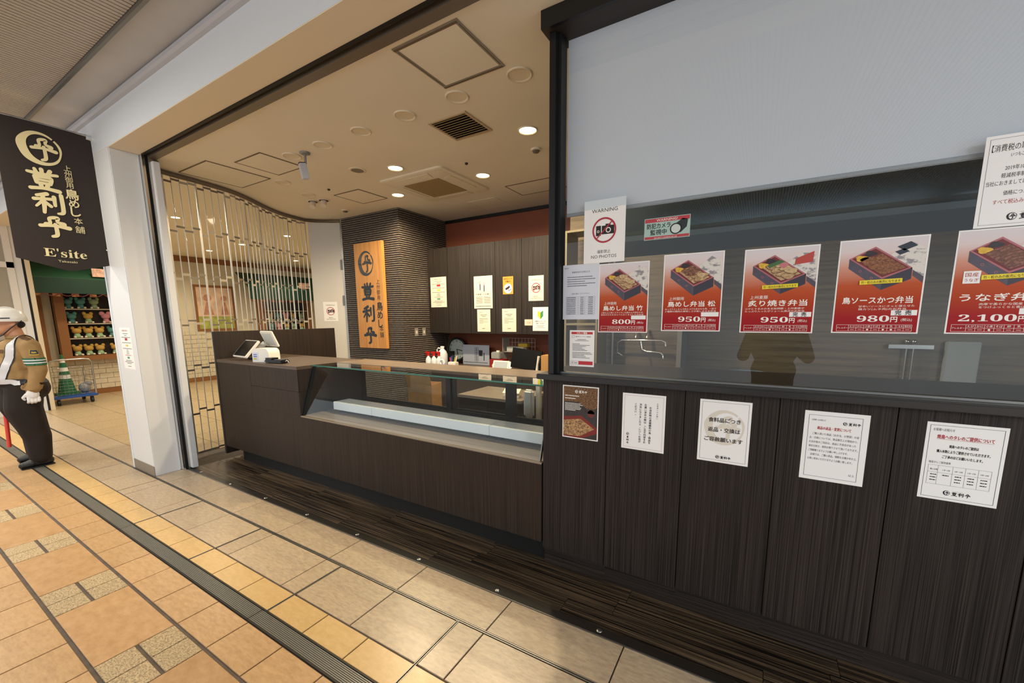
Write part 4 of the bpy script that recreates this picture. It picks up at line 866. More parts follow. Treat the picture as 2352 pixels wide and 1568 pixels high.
m = MB(); text(m, '登利平イーサイト高崎店', w*.55, h*.81, h*.032, Y1, maxw=w*.62); frame_line(m, w*.09, w*.2, h*.80, h*.855, .0008, Y1); bars(m, w*.5, h*.74, [w*.35, w*.55], h*.032, h*.012, Y1); bars(m, w*.12, h*.62, [w*.3, w*.7, w*.55, w*.4, w*.5, w*.6], h*.036, h*.014, Y1, 'l'); bars(m, w*.12, h*.38, [w*.75, w*.8, w*.5, w*.55, w*.7], h*.036, h*.014, Y1, 'l'); text(m, "𝐄'𝐬𝐢𝐭𝐞", w*.215, h*.08, h*.045, Y1, maxw=w*.24); m.build('lettering', ink, s)
a = at(2267, 316, 1, YW); b = at(2234, 526, 1, YW)
w, h = .216, a.z-b.z; s = sheet('tax_notice', 'white consumption tax notice overlapping the blind at the right edge', 'notice', w, h, (b.x, YW-.0008, b.z))
m = MB(); frame_line(m, w*.05, w*.95, h*.03, h*.965, .0008, Y1); text(m, '【消費税の取扱いについて】', w*.08, h*.83, h*.062, Y1, 'l', maxw=w*.86); text(m, 'いつもご利用ありがとうございます', w*.30, h*.76, h*.035, Y1, 'l', maxw=w*.62)
for i, (q, x) in enumerate((('2019年10月1日より消費税の', .26), ('軽減税率制度が導入されます', .23), ('当社におきましては、テイクアウトの', .07), ('価格につきましても現行の', .28))): text(m, q, w*x, h*(.62, .54, .46, .35)[i], h*.042, Y1, 'l', maxw=w*(.92-x))
logo_part(s, ink, w*.58, h*.07, h*.075, Y1); m.build('lettering', ink, s)
m = MB(); text(m, 'すべて税込み価格になります', w*.18, h*.255, h*.042, Y1, 'l', maxw=w*.74); m.build('red_lettering', ink_red, s)
# ------------------------------------------------------------------ notices on the base cabinets
YB = FY-.0003
def bsheet(tl, tr, bl, br, name, label, m=None):
    loc, w, h = px_sheet(((tl[0]+bl[0])/2*0+tl[0], tl[1]), br, YB); return sheet(name, label, 'notice', w, h, loc, m=m), w, h
s, w, h = bsheet((1293, 883), 0, (0, 0), (1373, 1014), 'food_flyer', 'dark food photo flyer on the first base cabinet')
m = MB(); rect(m, w*.03, w*.97, h*.02, h*.98, Y1); m.build('photo_ground', mat('flyer_dark', '33302f', .35, var=(25, .3)), s)
m = MB(); rect(m, w*.03, w*.97, h*.70, h*.98, Y2); poly(m, [(w*.45, h*.70), (w*.97, h*.70), (w*.97, h*.60), (w*.70, h*.58)], Y2); m.build('grilled_food_photo', food('flyer_grill', '20120d', '94693f', 110), s)
m = MB(); poly(m, [(w*.03, h*.40), (w*.55, h*.45), (w*.97, h*.24), (w*.97, h*.14), (w*.55, h*.02), (w*.03, h*.02)], Y2); m.build('tray_photo', mat('flyer_tray', '7a2420', .4), s)
m = MB(); poly(m, [(w*.03, h*.33), (w*.50, h*.39), (w*.90, h*.22), (w*.50, h*.055), (w*.03, h*.045)], Y3); m.build('rice_photo', food('flyer_rice', '5b3322', 'd0a672', 95), s)
m = MB(); disc(m, w*.80, h*.50, w*.10, Y2, sx=.95); rect(m, w*.71, w*.89, h*.50, h*.57, Y2); m.build('cup_photo', mat('flyer_cup', '6d2a22', .4), s)
m = MB(); logo_part(s, ink_white, w*.52, h*.865, h*.055, Y3); bars(m, w*.07, h*.80, [w*.4, w*.30], h*.05, h*.015, Y3, 'l'); bars(m, w*.07, h*.66, [w*.45, w*.5, w*.42, w*.46, w*.44, w*.3], h*.026, h*.011, Y3, 'l'); m.build('lettering', ink_white, s)
s, w, h = bsheet((1431, 901), 0, (0, 0), (1524, 1042), 'vertical_notice', 'white notice with columns of vertical writing on the second cabinet')
m = MB(); frame_line(m, w*.05, w*.95, h*.035, h*.965, .001, Y1); m.build('border', mat('border_pink', 'b98a9a', .6), s)
m = MB(); vtext(m, 'お客様へのお願い', w*.82, h*.84, h*.022, h*.036, Y1)
for i, q in enumerate(('　お会計時の混雑緩和の為、商品を', 'お買い求めの際は、ご注文内容をお', '決めになりましたら、レジへお並び', 'ください。')): vtext(m, q.replace('　', ' '), w*(.665-i*.115), h*.80, h*.032, h*.044, Y1, bold=True)
m.build('lettering', ink, s); m = MB(); emblem(m, w*.15, h*.27, h*.05, Y1)
for i, k in enumerate(('tou', 'ri', 'hei')): brush(m, k, w*.12, h*.19-i*h*.052, h*.04, Y1, .15)
m.build('shop_logo', ink, s)
s, w, h = bsheet((1609, 915), 0, (0, 0), (1717, 1072), 'returns_notice', 'white notice over a pale round emblem on the third cabinet')
m = MB(); frame_line(m, w*.05, w*.95, h*.035, h*.965, .001, Y1); m.build('border', ink_grey, s); m = MB(); emblem(m, w*.5, h*.57, w*.78, Y1); m.build('pale_emblem', mat('emblem_beige', 'ddd5c6', .6), s)
m = MB()
for i, q in enumerate(('食料品につき', '返品・交換は', 'ご容赦願います')): text(m, q, w*.5, h*(.655-i*.155), h*.058, Y3, bold=True, maxw=w*(.62, .62, .74)[i])
logo_part(s, ink, w*.52, h*.065, h*.05, Y3); m.build('lettering', mat('ink_brown', '3a322c', .6), s)
s, w, h = bsheet((1850, 941), 0, (0, 0), (1980, 1118), 'returns_notice', 'white framed returns notice with red heading on the fourth cabinet')
m = MB(); frame_line(m, w*.07, w*.90, h*.05, h*.945, .0012, Y1); m.build('border', mat('border_navy', '3a3f52', .6), s)
m = MB(); text(m, '商品の返品・変更について', w*.48, h*.745, h*.036, Y1, bold=True, maxw=w*.52); m.build('red_lettering', ink_red, s)
m = MB(); text(m, 'お客様へのお知らせ', w*.12, h*.865, h*.020, Y1, 'l', maxw=w*.22); logo_part(s, ink, w*.74, h*.83, h*.045, Y1)
for i, q in enumerate(('　ご購入頂いた商品（お弁当、お惣菜）の返', '品・交換については、食品衛生上の理由から、', 'お会計後のご対応は、商品に不具合があった', '場合を除き、原則お断りさせて頂いております。', 'ご理解賜りますようお願い申し上げます。', '　店頭では、ご購入商品、個数をお確かめの上、', 'お買い求めいただけますようお願い致します。')): text(m, q.strip('　'), w*(.15 if q[0] == '　' else .11), h*(.665-i*.061), h*.027, Y1, 'l', maxw=w*(.72, .75, .73, .76, .62, .72, .70)[i])
text(m, '以上', w*.82, h*.12, h*.026, Y1); m.build('lettering', ink, s)
s, w, h = bsheet((2131, 967), 0, (0, 0), (2288, 1168), 'sauce_notice', 'white framed sauce notice with red heading and table on the fifth cabinet')
m = MB(); frame_line(m, w*.045, w*.955, h*.03, h*.965, .0012, Y1); m.build('border', MATS['border_navy'], s)
m = MB(); text(m, '焼鳥へのタレのご提供について', w*.5, h*.80, h*.042, Y1, bold=True, maxw=w*.70); rect(m, w*.15, w*.85, h*.788, h*.791, Y1); m.build('red_lettering', ink_red, s)
m = MB(); text(m, 'お客様へお知らせ', w*.09, h*.895, h*.030, Y1, 'l', maxw=w*.27)
for i, q in enumerate(('焼鳥へのタレのご提供は', '購入本数によりご提供させていただきます。', 'ご了承のほどお願いいたします。')): text(m, q, w*.5, h*(.69-i*.07), h*.031, Y1, bold=True, maxw=w*(.36, .66, .50)[i])
text(m, '焼鳥タレご提供基準', w*.09, h*.475, h*.024, Y1, 'l', maxw=w*.28); x0, x1, z0, z1 = w*.09, w*.88, h*.20, h*.45; frame_line(m, x0, x1, z0, z1, .0006, Y1)
for k in range(1, 5): rect(m, x0+(x1-x0)*k/5-.03*w*(k == 1), x0+(x1-x0)*k/5+.0006-.03*w*(k == 1), z0, z1, Y1)
rect(m, x0, x1, h*.355, h*.357, Y1)
for k, q in enumerate(('購入本数', '１本～5本', '6本～10本', '11本～15本', '16本～20本')): text(m, q, x0+(x1-x0)*(k+.5)/5, h*.385, h*.018, Y1, maxw=w*.10); bars(m, x0+(x1-x0)*(k+.5)/5, h*.32, [w*.08]*(1 if k == 1 else 3), h*.036, h*.012, Y1)
logo_part(s, ink, w*.5, h*.075, h*.058, Y1); m.build('lettering', ink, s)
# ------------------------------------------------------------------ sheets on the wall cabinets
YC = 4.8596
def csheet(tl, br, name, label, m=None, cat='notice'):
    loc, w, h = px_sheet(tl, br, YC); return sheet(name, label, cat, w, h, loc, m=m or paper_cream), w, h
def color_notice(s, w, h):
    m = MB(); text(m, '価格改定のお知らせ', w*.5, h*.91, h*.035, Y1, maxw=w*.5); rect(m, w*.40, w*.62, h*.69, h*.75, Y1); bars(m, w*.5, h*.33, [w*.55], .01, h*.012, Y1); m.build('red_print', ink_red, s)
    m = MB(); rect(m, w*.42, w*.62, h*.55, h*.59, Y1); m.build('yellow_print', mat('print_yellow', 'd6c428', .5), s); m = MB(); rect(m, w*.40, w*.60, h*.25, h*.30, Y1); m.build('green_print', mat('print_green', '4f9477', .5), s)
    m = MB(); bars(m, w*.5, h*.85, [w*.45, w*.2, w*.8], h*.045, h*.013, Y1); bars(m, w*.5, h*.63, [w*.8], .1, h*.013, Y1); bars(m, w*.5, h*.49, [w*.8, w*.15, w*.22, w*.22], h*.04, h*.013, Y1); bars(m, w*.5, h*.20, [w*.5, w*.75, w*.4, 0, w*.3], h*.035, h*.013, Y1); m.build('lettering', ink_grey, s)
s, w, h = csheet((988.3, 637.4), (1026.7, 704.8), 'price_list', 'white notice with red, yellow and green blocks on the first wall cabinet'); color_notice(s, w, h)
s, w, h = csheet((1088, 635), (1131.7, 707.5), 'cartoon_sheet', 'large white sheet with line drawing and text columns on wall cabinet')
m = MB(); frame_line(m, w*.12, w*.92, h*.50, h*.93, .0012, Y1); text(m, 'お客様へのお願い', w*.5, h*.42, h*.036, Y1, bold=True, maxw=w*.8)
for x in (.12, .54): bars(m, w*x, h*.35, [w*.35]*7, h*.032, h*.013, Y1, 'l')
bars(m, w*.5, h*.06, [w*.85], .01, h*.02, Y1); m.build('lettering', ink_grey, s)
m = MB()
for x, z in ((.34, .80), (.56, .76)): disc(m, w*x, h*z, w*.05, Y1, r0=w*.035); ribbon(m, [(x*w, h*(z-.06)), (x*w, h*(z-.22))], w*.06, 0, 0, 1, Y1)
frame_line(m, w*.44, w*.62, h*.51, h*.63, .0015, Y1)
for x, z in ((.25, .85), (.45, .88), (.64, .88), (.76, .82)): disc(m, w*x, h*z, w*.07, Y1, r0=w*.064)
m.build('line_drawing', mat('ink_blue', '4a4f68', .6), s)
s, w, h = csheet((1154.8, 635.6), (1178.8, 674.8), 'camera_sticker', 'orange security camera sticker on the fourth wall cabinet', mat('sticker_orange', 'e0932f', .4), 'sticker')
m = MB(); text(m, '防犯カメラ', w*.5, h*.83, h*.075, Y1, bold=True, maxw=w*.8); text(m, '作動中', w*.5, h*.68, h*.075, Y1, bold=True, maxw=w*.5); poly(m, [(w*.22, h*.33), (w*.64, h*.48), (w*.72, h*.38), (w*.32, h*.22)], Y2); ribbon(m, [(w*.55, h*.36), (w*.58, h*.20), (w*.80, h*.28)], w*.05, 0, 0, 1, Y2); m.build('lettering', ink, s)
m = MB(); disc(m, w*.5, h*.32, w*.40, Y1); m.build('white_disc', paper, s)
s, w, h = csheet((1214, 633.7), (1248.7, 690), 'warning_notice', 'cream no photos notice on the fifth wall cabinet'); no_photo(s, w, h)
for (tl, br, lb_) in (((1096, 710.5), (1126.7, 761.5), 'plain cream typed notice under the cartoon sheet'), ((1153.2, 708.8), (1185.9, 761.9), 'plain cream typed notice under the orange sticker')):
    s, w, h = csheet(tl, br, 'typed_notice', lb_); m = MB(); bars(m, w*.15, h*.86, [w*.28], .01, h*.014, Y1, 'l'); bars(m, w*.5, h*.74, [w*.5, w*.3], h*.06, h*.022, Y1); bars(m, w*.16, h*.58, [w*.65, w*.66, w*.3, w*.66, w*.3], h*.05, h*.014, Y1, 'l'); logo_part(s, ink, w*.5, h*.12, h*.04, Y1); m.build('lettering', ink_grey, s)
s, w, h = csheet((1223.7, 705.4), (1258.9, 759.9), 'beginner_notice', 'white notice with yellow and green leaf mark on the fifth wall cabinet', paper)
m = MB(); frame_line(m, w*.06, w*.94, h*.05, h*.95, .0015, Y1); text(m, '研修中のスタッフが', w*.5, h*.38, h*.05, Y1, bold=True, maxw=w*.68); text(m, '対応しております', w*.5, h*.29, h*.05, Y1, bold=True, maxw=w*.56); bars(m, w*.5, h*.22, [w*.5, w*.4, w*.6], h*.045, h*.013, Y1); m.build('lettering', ink_grey, s)
m = MB(); poly(m, [(w*.32, h*.86), (w*.50, h*.77), (w*.50, h*.49), (w*.32, h*.62)], Y1); m.build('leaf_half', mat('leaf_yellow', 'e6dc1c', .4), s); m = MB(); poly(m, [(w*.68, h*.86), (w*.50, h*.77), (w*.50, h*.49), (w*.68, h*.62)], Y1); m.build('leaf_half', mat('leaf_green', '3d8a5c', .4), s)
pink = mat('note_pink', 'ecc8b6', .6)
s, w, h = csheet((1205, 733.3), (1222.9, 747.2), 'pink_note', 'small pink note left of the leaf mark notice', pink, 'note'); m = MB(); text(m, '休 憩', w*.55, h*.35, h*.2, Y1, maxw=w*.4); m.build('handwriting', ink_red, s)
for i, (z0, z1) in enumerate(((696.5, 716.5), (721.8, 742), (745.7, 766))):
    a = at(1264.5, z0, 1, YC); b = at(1274, z1, 1, YC); sheet('pink_note', 'pink paper slip at the window post, '+['topmost of three', 'middle of three', 'lowest of three'][i], 'note', b.x-a.x, a.z-b.z, (a.x, YC, b.z), m=pink, group='pink slips by the window post')
for i, y in enumerate((4.557, 4.72)):
    t = MB().cbox(0, .006, -.036, .036, -.06, .06, .002).build('light_switch', mat('switch_grey', '8f887e', .4), label='grey wall switch plate on the ribbed column, '+['left one', 'right one by the cabinet'][i], cat='light switch', loc=(-4.4185, y, 1.325), group='switch plates on the column')
    MB().box(.0062, .009, -.014, .014, -.022, .022).build('rocker', mat('rocker_cream', 'd8cfb8', .4), t)
# notice on the white gate panel and on the pillar
s = sheet('warning_notice', 'white no photos notice on the tall white gate panel', 'notice', .216, .303, (0, 0, 0)); no_photo(s, .216, .303)
s.location = (pa.x+math.cos(ang)*.14+math.sin(ang)*.021, pa.y+math.sin(ang)*.14-math.cos(ang)*.021, 1.50); s.rotation_euler = (0, 0, ang)
s = sheet('price_list', 'tall white notice with coloured blocks on the pillar front', 'notice', .285, .405, (-5.44, 1.4876, 1.065)); color_notice(s, .285, .405)
# ------------------------------------------------------------------ banner on the pillar
BX = -5.43
bt = thing('hanging_banner', 'dark brown hanging banner with cream brushed lettering on the pillar', 'banner', (BX, .90, 1.985), PI/2)
brown = mat('banner_brown', '2b211c', .75, var=(60, .08))
n = 16; m = MB(); top = 3.215-1.985; V_ = []; 
for k in range(n+1):
    u = .585*k/n; zb = .09-.09*(1-abs(u-.315)/.315)
    bow = .010*math.sin(PI*k/n)
    V_ += [(u, -.002-bow, zb), (u, -.002-bow, top), (u, .002-bow, zb), (u, .002-bow, top)]
fs = []
for k in range(n):
    a, b = 4*k, 4*k+4; fs += [(a, b, b+1, a+1), (a+2, a+3, b+3, b+2), (a, a+2, b+2, b), (a+1, b+1, b+3, a+3)]
fs += [(0, 1, 3, 2), (4*n, 4*n+2, 4*n+3, 4*n+1)]
m.add(V_, fs); m.build('cloth', brown, bt)
def bl_(x, y): p = at(x, y, 0, BX+.014); return p.y-.90, p.z-1.985
yb = -.0155; m = MB(); cx, cz = bl_(91, 341); emblem(m, cx, cz, .27, yb, sx=.98)
for k, (px_, py_) in zip(('tou', 'ri', 'hei'), ((100, 413), (115, 467), (127, 521))): cx, cz = bl_(px_, py_); brush(m, k, cx-.095, cz-.09, .18, yb, .16, 1.05)
m.build('brushed_lettering', cream_ink, bt)
m = MB(); 
for ch, (px_, py_), hh in zip('上州御用鳥めし本舗', ((154, 387), (156, 400), (158, 413), (160, 426), (165, 447), (170, 468), (174, 487), (180, 508), (184, 528)), (.04, .04, .04, .04, .07, .06, .07, .045, .05)):
    cx, cz = bl_(px_, py_); text(m, ch, cx, cz-hh/2, hh, yb, bold=hh > .05)
cx, cz = bl_(153, 590); text(m, "𝐄'𝐬𝐢𝐭𝐞", cx, cz-.005, .075, yb, maxw=.27); cx, cz = bl_(156, 600); text(m, 'Takasaki', cx, cz-.012, .020, yb, maxw=.12); m.build('lettering', cream_ink, bt)
MB().tube([(-.02, 0, top+.004), (.585, 0, top+.004)], .009, 10).build('top_bar', steel, bt); MB().tube([(.55, 0, top-.01), (.605, 0, top-.01)], .026, 16).build('bracket', chrome, bt); MB().ball((.583, -.012, .22), .012, 10, 6).build('eyelet', chrome, bt)
# ------------------------------------------------------------------ neighbouring shop beyond the pillar
p2 = MB().box(-10.9, -10.52, 1.488, 1.72, 0, ZC).build('pillar_2', white_paint, kind='structure'); 
j2 = MB().box(-10.53, -10.50, 1.70, 1.79, 0, ZC).build('door_frame_2', white_paint, kind='structure'); MB().box(-10.515, -10.498, 1.791, 1.818, 0, ZC).build('slot', slot, j2); MB().cbox(-10.56, -10.48, 1.819, 1.876, 0, ZC, .003).build('post', mat('post_cream', 'd6c8ab', .4), j2)
wl = MB(); 
for q in ((.55, 1.699, 3.0, 3.06), (.55, 1.699, 0, .12), (.55, 1.699, 2.40, 2.49), (.55, .62, .12, 3.0), (1.08, 1.16, .12, 3.0), (1.62, 1.699, .12, 3.0)): wl.box(-10.53, -10.48, q[0], q[1], q[2], q[3])
wl = wl.build('window_2', mat('frame_white', 'dedad4', .4), kind='structure')
for a, b in ((.62, 1.08), (1.16, 1.62)):
    for c, d_ in ((.12, 2.40), (2.49, 3.0)): MB().box(-10.512, -10.505, a, b, c, d_).build('pane', mat('pane_beige', 'a39b8d', .25), wl)
cream_wall = mat('cream_wall', 'd4c9b0', .6, var=(2, .04))
wm = MB().box(-12.2, -12.03, 1.9, 9, 0, ZC).build('wall_left', cream_wall, kind='structure'); orange_trim = mat('orange_trim', '8a5a2e', .5)
MB().box(-12.03, -12.0, 1.9, 9, 2.93, ZC-.002).build('band', orange_trim, wm); MB().box(-12.03, -11.985, 1.9, 9, 0, .10).build('band', orange_trim, wm)
MB().box(-12.2, 4.5, 9, 9.1, 0, ZC).build('wall_far', cream_wall, kind='structure')
MB().box(-12.2, -10.9, 1.55, 1.9, 0, ZC).build('wall_front', cream_wall, kind='structure')
bk = MB().box(0, .03, -.108, .108, .003, .102).mesh('brick', mat('brick_cream', 'cfc2a6', .7, var=(8, .1), bump=(40, .2)))
for r in range(6):
    for k in range(18):
        y = 2.08+k*.222+(r % 2)*.111
        if y < 5.9: link('brick', bk, wm, loc=(-12.028, y, .105+r*.106))
for r in range(6, 11):
    for k in range(5): link('brick', bk, wm, loc=(-12.028, 4.02+k*.222+(r % 2)*.111-.1, .105+r*.106))
for (a, b, q) in ((2.08, 2.20, 1), (2.33, 2.47, 1)): MB().box(-12.03, -11.96, a, b, .745, 2.1).build('post', orange_trim, wm)
def display(y0, y1, label):
    t = thing('toy_display', label, 'display case', (-12.0, (y0+y1)/2, .74), group='recessed toy displays'); a = (y1-y0)/2
    for nm, q in (('sill', (-.02, .20, -a-.14, a+.1, 0, .09)), ('back', (-.028, -.02, -a, a, .09, 1.36)), ('header', (-.02, .20, -a-.14, a+.1, 1.36, 1.44)), ('jamb', (-.02, .20, -a-.14, -a, .09, 1.36)), ('jamb', (-.02, .20, a, a+.1, .09, 1.36))): MB().box(*q).build(nm, orange_trim if nm != 'back' else mat('display_dark', '2a211a', .6), t)
    for z in (.45, .745, 1.04): MB().box(-.019, .18, -a+.001, a-.001, z-.02, z).build('shelf', mat('shelf_pale', 'b9b09c', .3), t)
    return t
display(2.47, 3.30, 'orange framed toy display seen between banner and pillar'); display(6.35, 7.60, 'orange framed toy display seen through the folding gate')
plush_c = {'y': 'b58f43', 't': '4f8683', 'p': 'c4848a', 'g': '8a9c76'}
PB = {}
def plush(kind, y, z, label, grp, s=1.0):
    if kind not in PB:
        c = mat('plush_'+kind, plush_c[kind], .9); pale = mat('plush_pale', 'e3d6bd', .9)
        PB[kind] = (MB().ball((0, 0, .165), (.075, .085, .068), 14, 9).mesh('head', c), MB().lathe((0, 0, 0), [(.0, 0), (.055, .005), (.062, .05), (.045, .10), (.02, .12)], 14).mesh('body', c if kind != 'y' else mat('plush_cloth', '8fae86', .9)),
                    MB().ball((0, 0, 0), (.03, .036, .042) if kind != 'p' else (.03, .055, .055), 10, 7).mesh('ear', c), MB().ball((0, 0, 0), (.035, .026, .024), 10, 6).mesh('paw', pale))
    hd, bd, er, pw = PB[kind]
    t = thing('plush_toy', label, 'plush toy', (-11.90, y, z), random.uniform(-.2, .2), grp); t.scale = (s, s, s)
    link('body', bd, t); link('head', hd, t)
    for q in (-1, 1): link('ear', er, t, loc=(0, q*.062, .232)); link('paw', pw, t, loc=(.055, q*.055, .025))
cn = {'y': 'yellow', 't': 'teal', 'p': 'pink', 'g': 'pale green'}
rows = [(1.7805, 'ttg', 'top shelf', (2.54, 2.72, 2.92)), (1.4855, 'typ', 'second shelf', (2.56, 2.80, 3.07)), (1.1905, 'yyyt', 'third shelf', (2.60, 2.77, 2.94, 3.14)), (.8305, 'yyyy', 'bottom shelf', (2.57, 2.74, 2.91, 3.15))]
ordn = ['leftmost', 'second', 'third', 'fourth']
for z, ks, sn, ys in rows:
    for i, (k, y) in enumerate(zip(ks, ys)): plush(k, y, z, '%s plush toy, %s on the %s beside the pillar' % (cn[k], ordn[i], sn), 'plush toys in the display', .86)
for z, sn in ((1.4855, 'upper'), (1.1905, 'middle'), (.8305, 'lower')):
    for i in range(5): k = 'ytpyg'[(i+len(sn)) % 5]; plush(k, 6.5+i*.23, z, '%s plush toy on a shelf beyond the folding gate' % cn[k], 'plush toys beyond the gate, '+cn[k], .92)
green = mat('awning_green', '14452c', .7, var=(30, .06)); green2 = mat('awning_green_dark', '0c3324', .7)
def awning(y0, y1, label):
    t = thing('shop_awning', label, 'awning', (-12.0, y0, 0), group='green shop awnings'); L2 = y1-y0
    MB().prism([(0, 0, 2.78), (.60, 0, 2.36), (.60, 0, 2.345), (0, 0, 2.765)], (0, L2, 0)).build('canopy', green, t); MB().box(.59, .60, 0, L2, 2.06, 2.344).build('valance', green2, t)
    f = MB(); k = 0
    while k*.20 < L2-.05: f.tube([(.606, k*.20+.2*j/6, 2.062-.055*math.sin(PI*j/6)) for j in range(7)], .007, 6); k += 1
    f.build('scallop_trim', mat('piping_red', '5d2320', .6), t)
    for j in range(int(L2/.25)): MB().box(.58, .589, .06+j*.25, .16+j*.25, 2.0, 2.06).build('tab', orange_trim, t)
    s_ = MB().box(.605, .612, L2*.62, L2*.62+.34, 2.40, 2.56).build('sign_plate', mat('plate_cream', 'c9a08a', .6, var=(20, .4)), t)
awning(1.95, 3.38, 'dark green shop awning just below the banner'); awning(5.75, 7.95, 'dark green shop awning seen through the folding gate')
t = MB().box(-12.028, -11.99, 4.74, 5.66, 1.25, 2.40).build('framed_picture', orange_trim, label='orange framed pastel picture on the wall beyond the gate', cat='picture')
MB().box(-11.989, -11.984, 4.80, 5.60, 1.62, 2.34).build('picture_upper', mat('pic_pink', 'd8b79c', .5, var=(5, .2)), t); MB().box(-11.989, -11.984, 4.80, 5.60, 1.31, 1.618).build('picture_lower', mat('pic_green', 'a3a552', .5, var=(7, .3)), t)
f = MB()
for yy, rr in ((5.03, .09), (5.40, .07)): f.cyl((-11.983, yy, 2.08), rr, .004, 20, axis='x'); f.prism([(-11.983, yy-rr*1.3, 1.66), (-11.983, yy+rr*1.3, 1.66), (-11.983, yy+rr*.4, 1.98), (-11.983, yy-rr*.4, 1.98)], (.004, 0, 0))
f.build('flower_shapes', mat('pic_orange', 'b9836a', .5, var=(12, .2)), t)
for x in (-10.6, -9.2, -7.6):
    for y in (2.9, 4.6, 6.6):
        t = thing('downlight', 'lit warm downlight in the ceiling beyond the folding gate', 'ceiling light', (x, y, ZC), group='lit downlights beyond the gate'); MB().lathe((0, 0, 0), [(.07, -.0005), (.07, -.006), (.055, -.007)], 24).build('rim', ring, t); MB().lathe((0, 0, 0), [(0, -.0075), (.055, -.0072)], 20).build('lens', MATS['lamp_glow'], t)
        l = bpy.data.lights.new('hall_downlight', 'SPOT'); l.energy = 60; l.spot_size = 2.7; l.spot_blend = .6; l.shadow_soft_size = .08; l.color = (1, .86, .66); lo = bpy.data.objects.new('hall_downlight', l); COL.objects.link(lo); lo.parent = t; lo.location = (0, 0, -.03)
# ------------------------------------------------------------------ mesh trolley with traffic cone
t = thing('platform_trolley', 'blue platform trolley with wire mesh sides beyond the guard', 'trolley', (-11.15, 2.22, 0))
MB().cbox(-.34, .34, -.30, .30, .125, .165, .008).build('deck', mat('trolley_blue', '24509a', .4), t)
f = MB().tube([(.30, -.28, .1655), (.30, -.28, .76), (.30, -.25, .82), (.30, -.18, .835), (.30, .18, .835), (.30, .25, .82), (.30, .28, .76), (.30, .28, .1655)], .014, 10); f.build('handle_frame', steel, t)
f = MB().tube([(-.30, -.28, .1655), (-.30, -.28, .64), (-.30, .28, .64), (-.30, .28, .1655)], .011, 10); f.build('handle_frame', steel, t)
f = MB()
for k in range(1, 11): f.tube([(.30, -.28+k*.051, .17), (.30, -.28+k*.051, .62)], .0025, 5)
for k in range(9): f.tube([(.30, -.28, .19+k*.054), (.30, .28, .19+k*.054)], .0025, 5)
for sgn in (-1, 1):
    for k in range(9): f.tube([(-.30, sgn*.28, .19+k*.054), (.30, sgn*.28, .19+k*.054)], .0025, 5)
f.build('wire_mesh', steel_dull, t)
for x in (-.26, .26):
    for y in (-.22, .22):
        wv = MB().tube([(x, y-.018, .055), (x, y+.018, .055)], .055, 18).build('wheel', mat('wheel_dark', '20242c', .5), t); MB().box(x-.03, x+.03, y-.028, y+.028, .112, .1245).build('caster_plate', steel_dull, wv)
t = thing('traffic_cone', 'green traffic cone with white bands in the trolley', 'traffic cone', (-11.15, 2.18, .1655)); cg = mat('cone_green', '14633c', .5); cw = mat('cone_white', 'dcdcd6', .4)
MB().cbox(-.16, .16, -.16, .16, 0, .03, .006).build('base', cg, t)
R = lambda z: .125-(z-.03)*.152
zs = [.03, .34, .43, .50, .59, .62, .70]
for a, b, mm, nm in ((.031, .30, cg, 'body'), (.30, .37, cw, 'white_band'), (.37, .44, cg, 'body'), (.44, .51, cw, 'white_band'), (.51, .60, cg, 'body'), (.60, .67, cw, 'white_band'), (.67, .75, cg, 'tip')): MB().lathe((0, 0, 0), [(R(a), a), (R(b), b)], 24).build(nm, mm, t)
MB().ball((0, 0, .09), (.10, .09, .10), 12, 8).ball((.02, .05, .17), (.06, .06, .05), 12, 8).build('grey_bag', mat('bag_grey', '8c8f96', .5), label='crumpled grey bag beside the cone in the trolley', cat='bag', loc=(-11.15, 2.42, .166))
# ------------------------------------------------------------------ people
def capsule(mb, a, b, r0, r1, k=1.0):
    a, b = Vector(a), Vector(b); mb.tube([a, a.lerp(b, .5), b], [r0, (r0+r1)/2, r1], 14); mb.ball(a, r0, 14, 10); mb.ball(b, r1, 14, 10)
def fuse(mb, name, voxel, mats, pick, parent, smooth=6):
    """weld overlapping volumes into one continuous skin; pick(centre) -> material slot"""
    me = mb.mesh('raw', mats[0]); o = bpy.data.objects.new('raw', me); COL.objects.link(o)
    r = o.modifiers.new('r', 'REMESH'); r.mode = 'VOXEL'; r.voxel_size = voxel
    s_ = o.modifiers.new('s', 'SMOOTH'); s_.factor = .5; s_.iterations = smooth
    dg = bpy.context.evaluated_depsgraph_get(); nm = bpy.data.meshes.new_from_object(o.evaluated_get(dg)); bpy.data.objects.remove(o); bpy.data.meshes.remove(me)
    nm.name = name; nm.materials.clear()
    for m_ in mats: nm.materials.append(m_)
    for p in nm.polygons: p.material_index = pick(p.center); p.use_smooth = True
    return link(name, nm, parent)
from mathutils.bvhtree import BVHTree
def skin_strip(bvh, pts, width, off, name, m, parent, side=None):
    """a band lying on a body: centre line pts snapped to the surface, of the given width"""
    pts = crom(pts, 5); c = []
    for p in pts:
        l_, n_, _, _ = bvh.find_nearest(Vector(p)); c.append((l_, n_))
    vs_ = []
    for i, (l_, n_) in enumerate(c):
        t_ = (c[min(i+1, len(c)-1)][0]-c[max(i-1, 0)][0]).normalized(); s_ = t_.cross(n_).normalized()
        for k in (-1, 0, 1):
            q, n2, _, _ = bvh.find_nearest(l_+s_*k*width/2); vs_.append(q+n2*off)
    fs = []
    for i in range(len(c)-1):
        for k in (0, 1): fs.append((3*i+k, 3*i+k+1, 3*i+k+4, 3*i+k+3))
    return MB().add(vs_, fs, 0, True).build(name, m, parent)
skin = mat('skin', 'b98567', .5, var=(25, .05)); khaki = mat('khaki_shirt', '9a7b4e', .8, var=(14, .12), bump=(18, .5)); trouser = mat('brown_trousers', '1d120d', .85, var=(10, .2), bump=(12, .6))
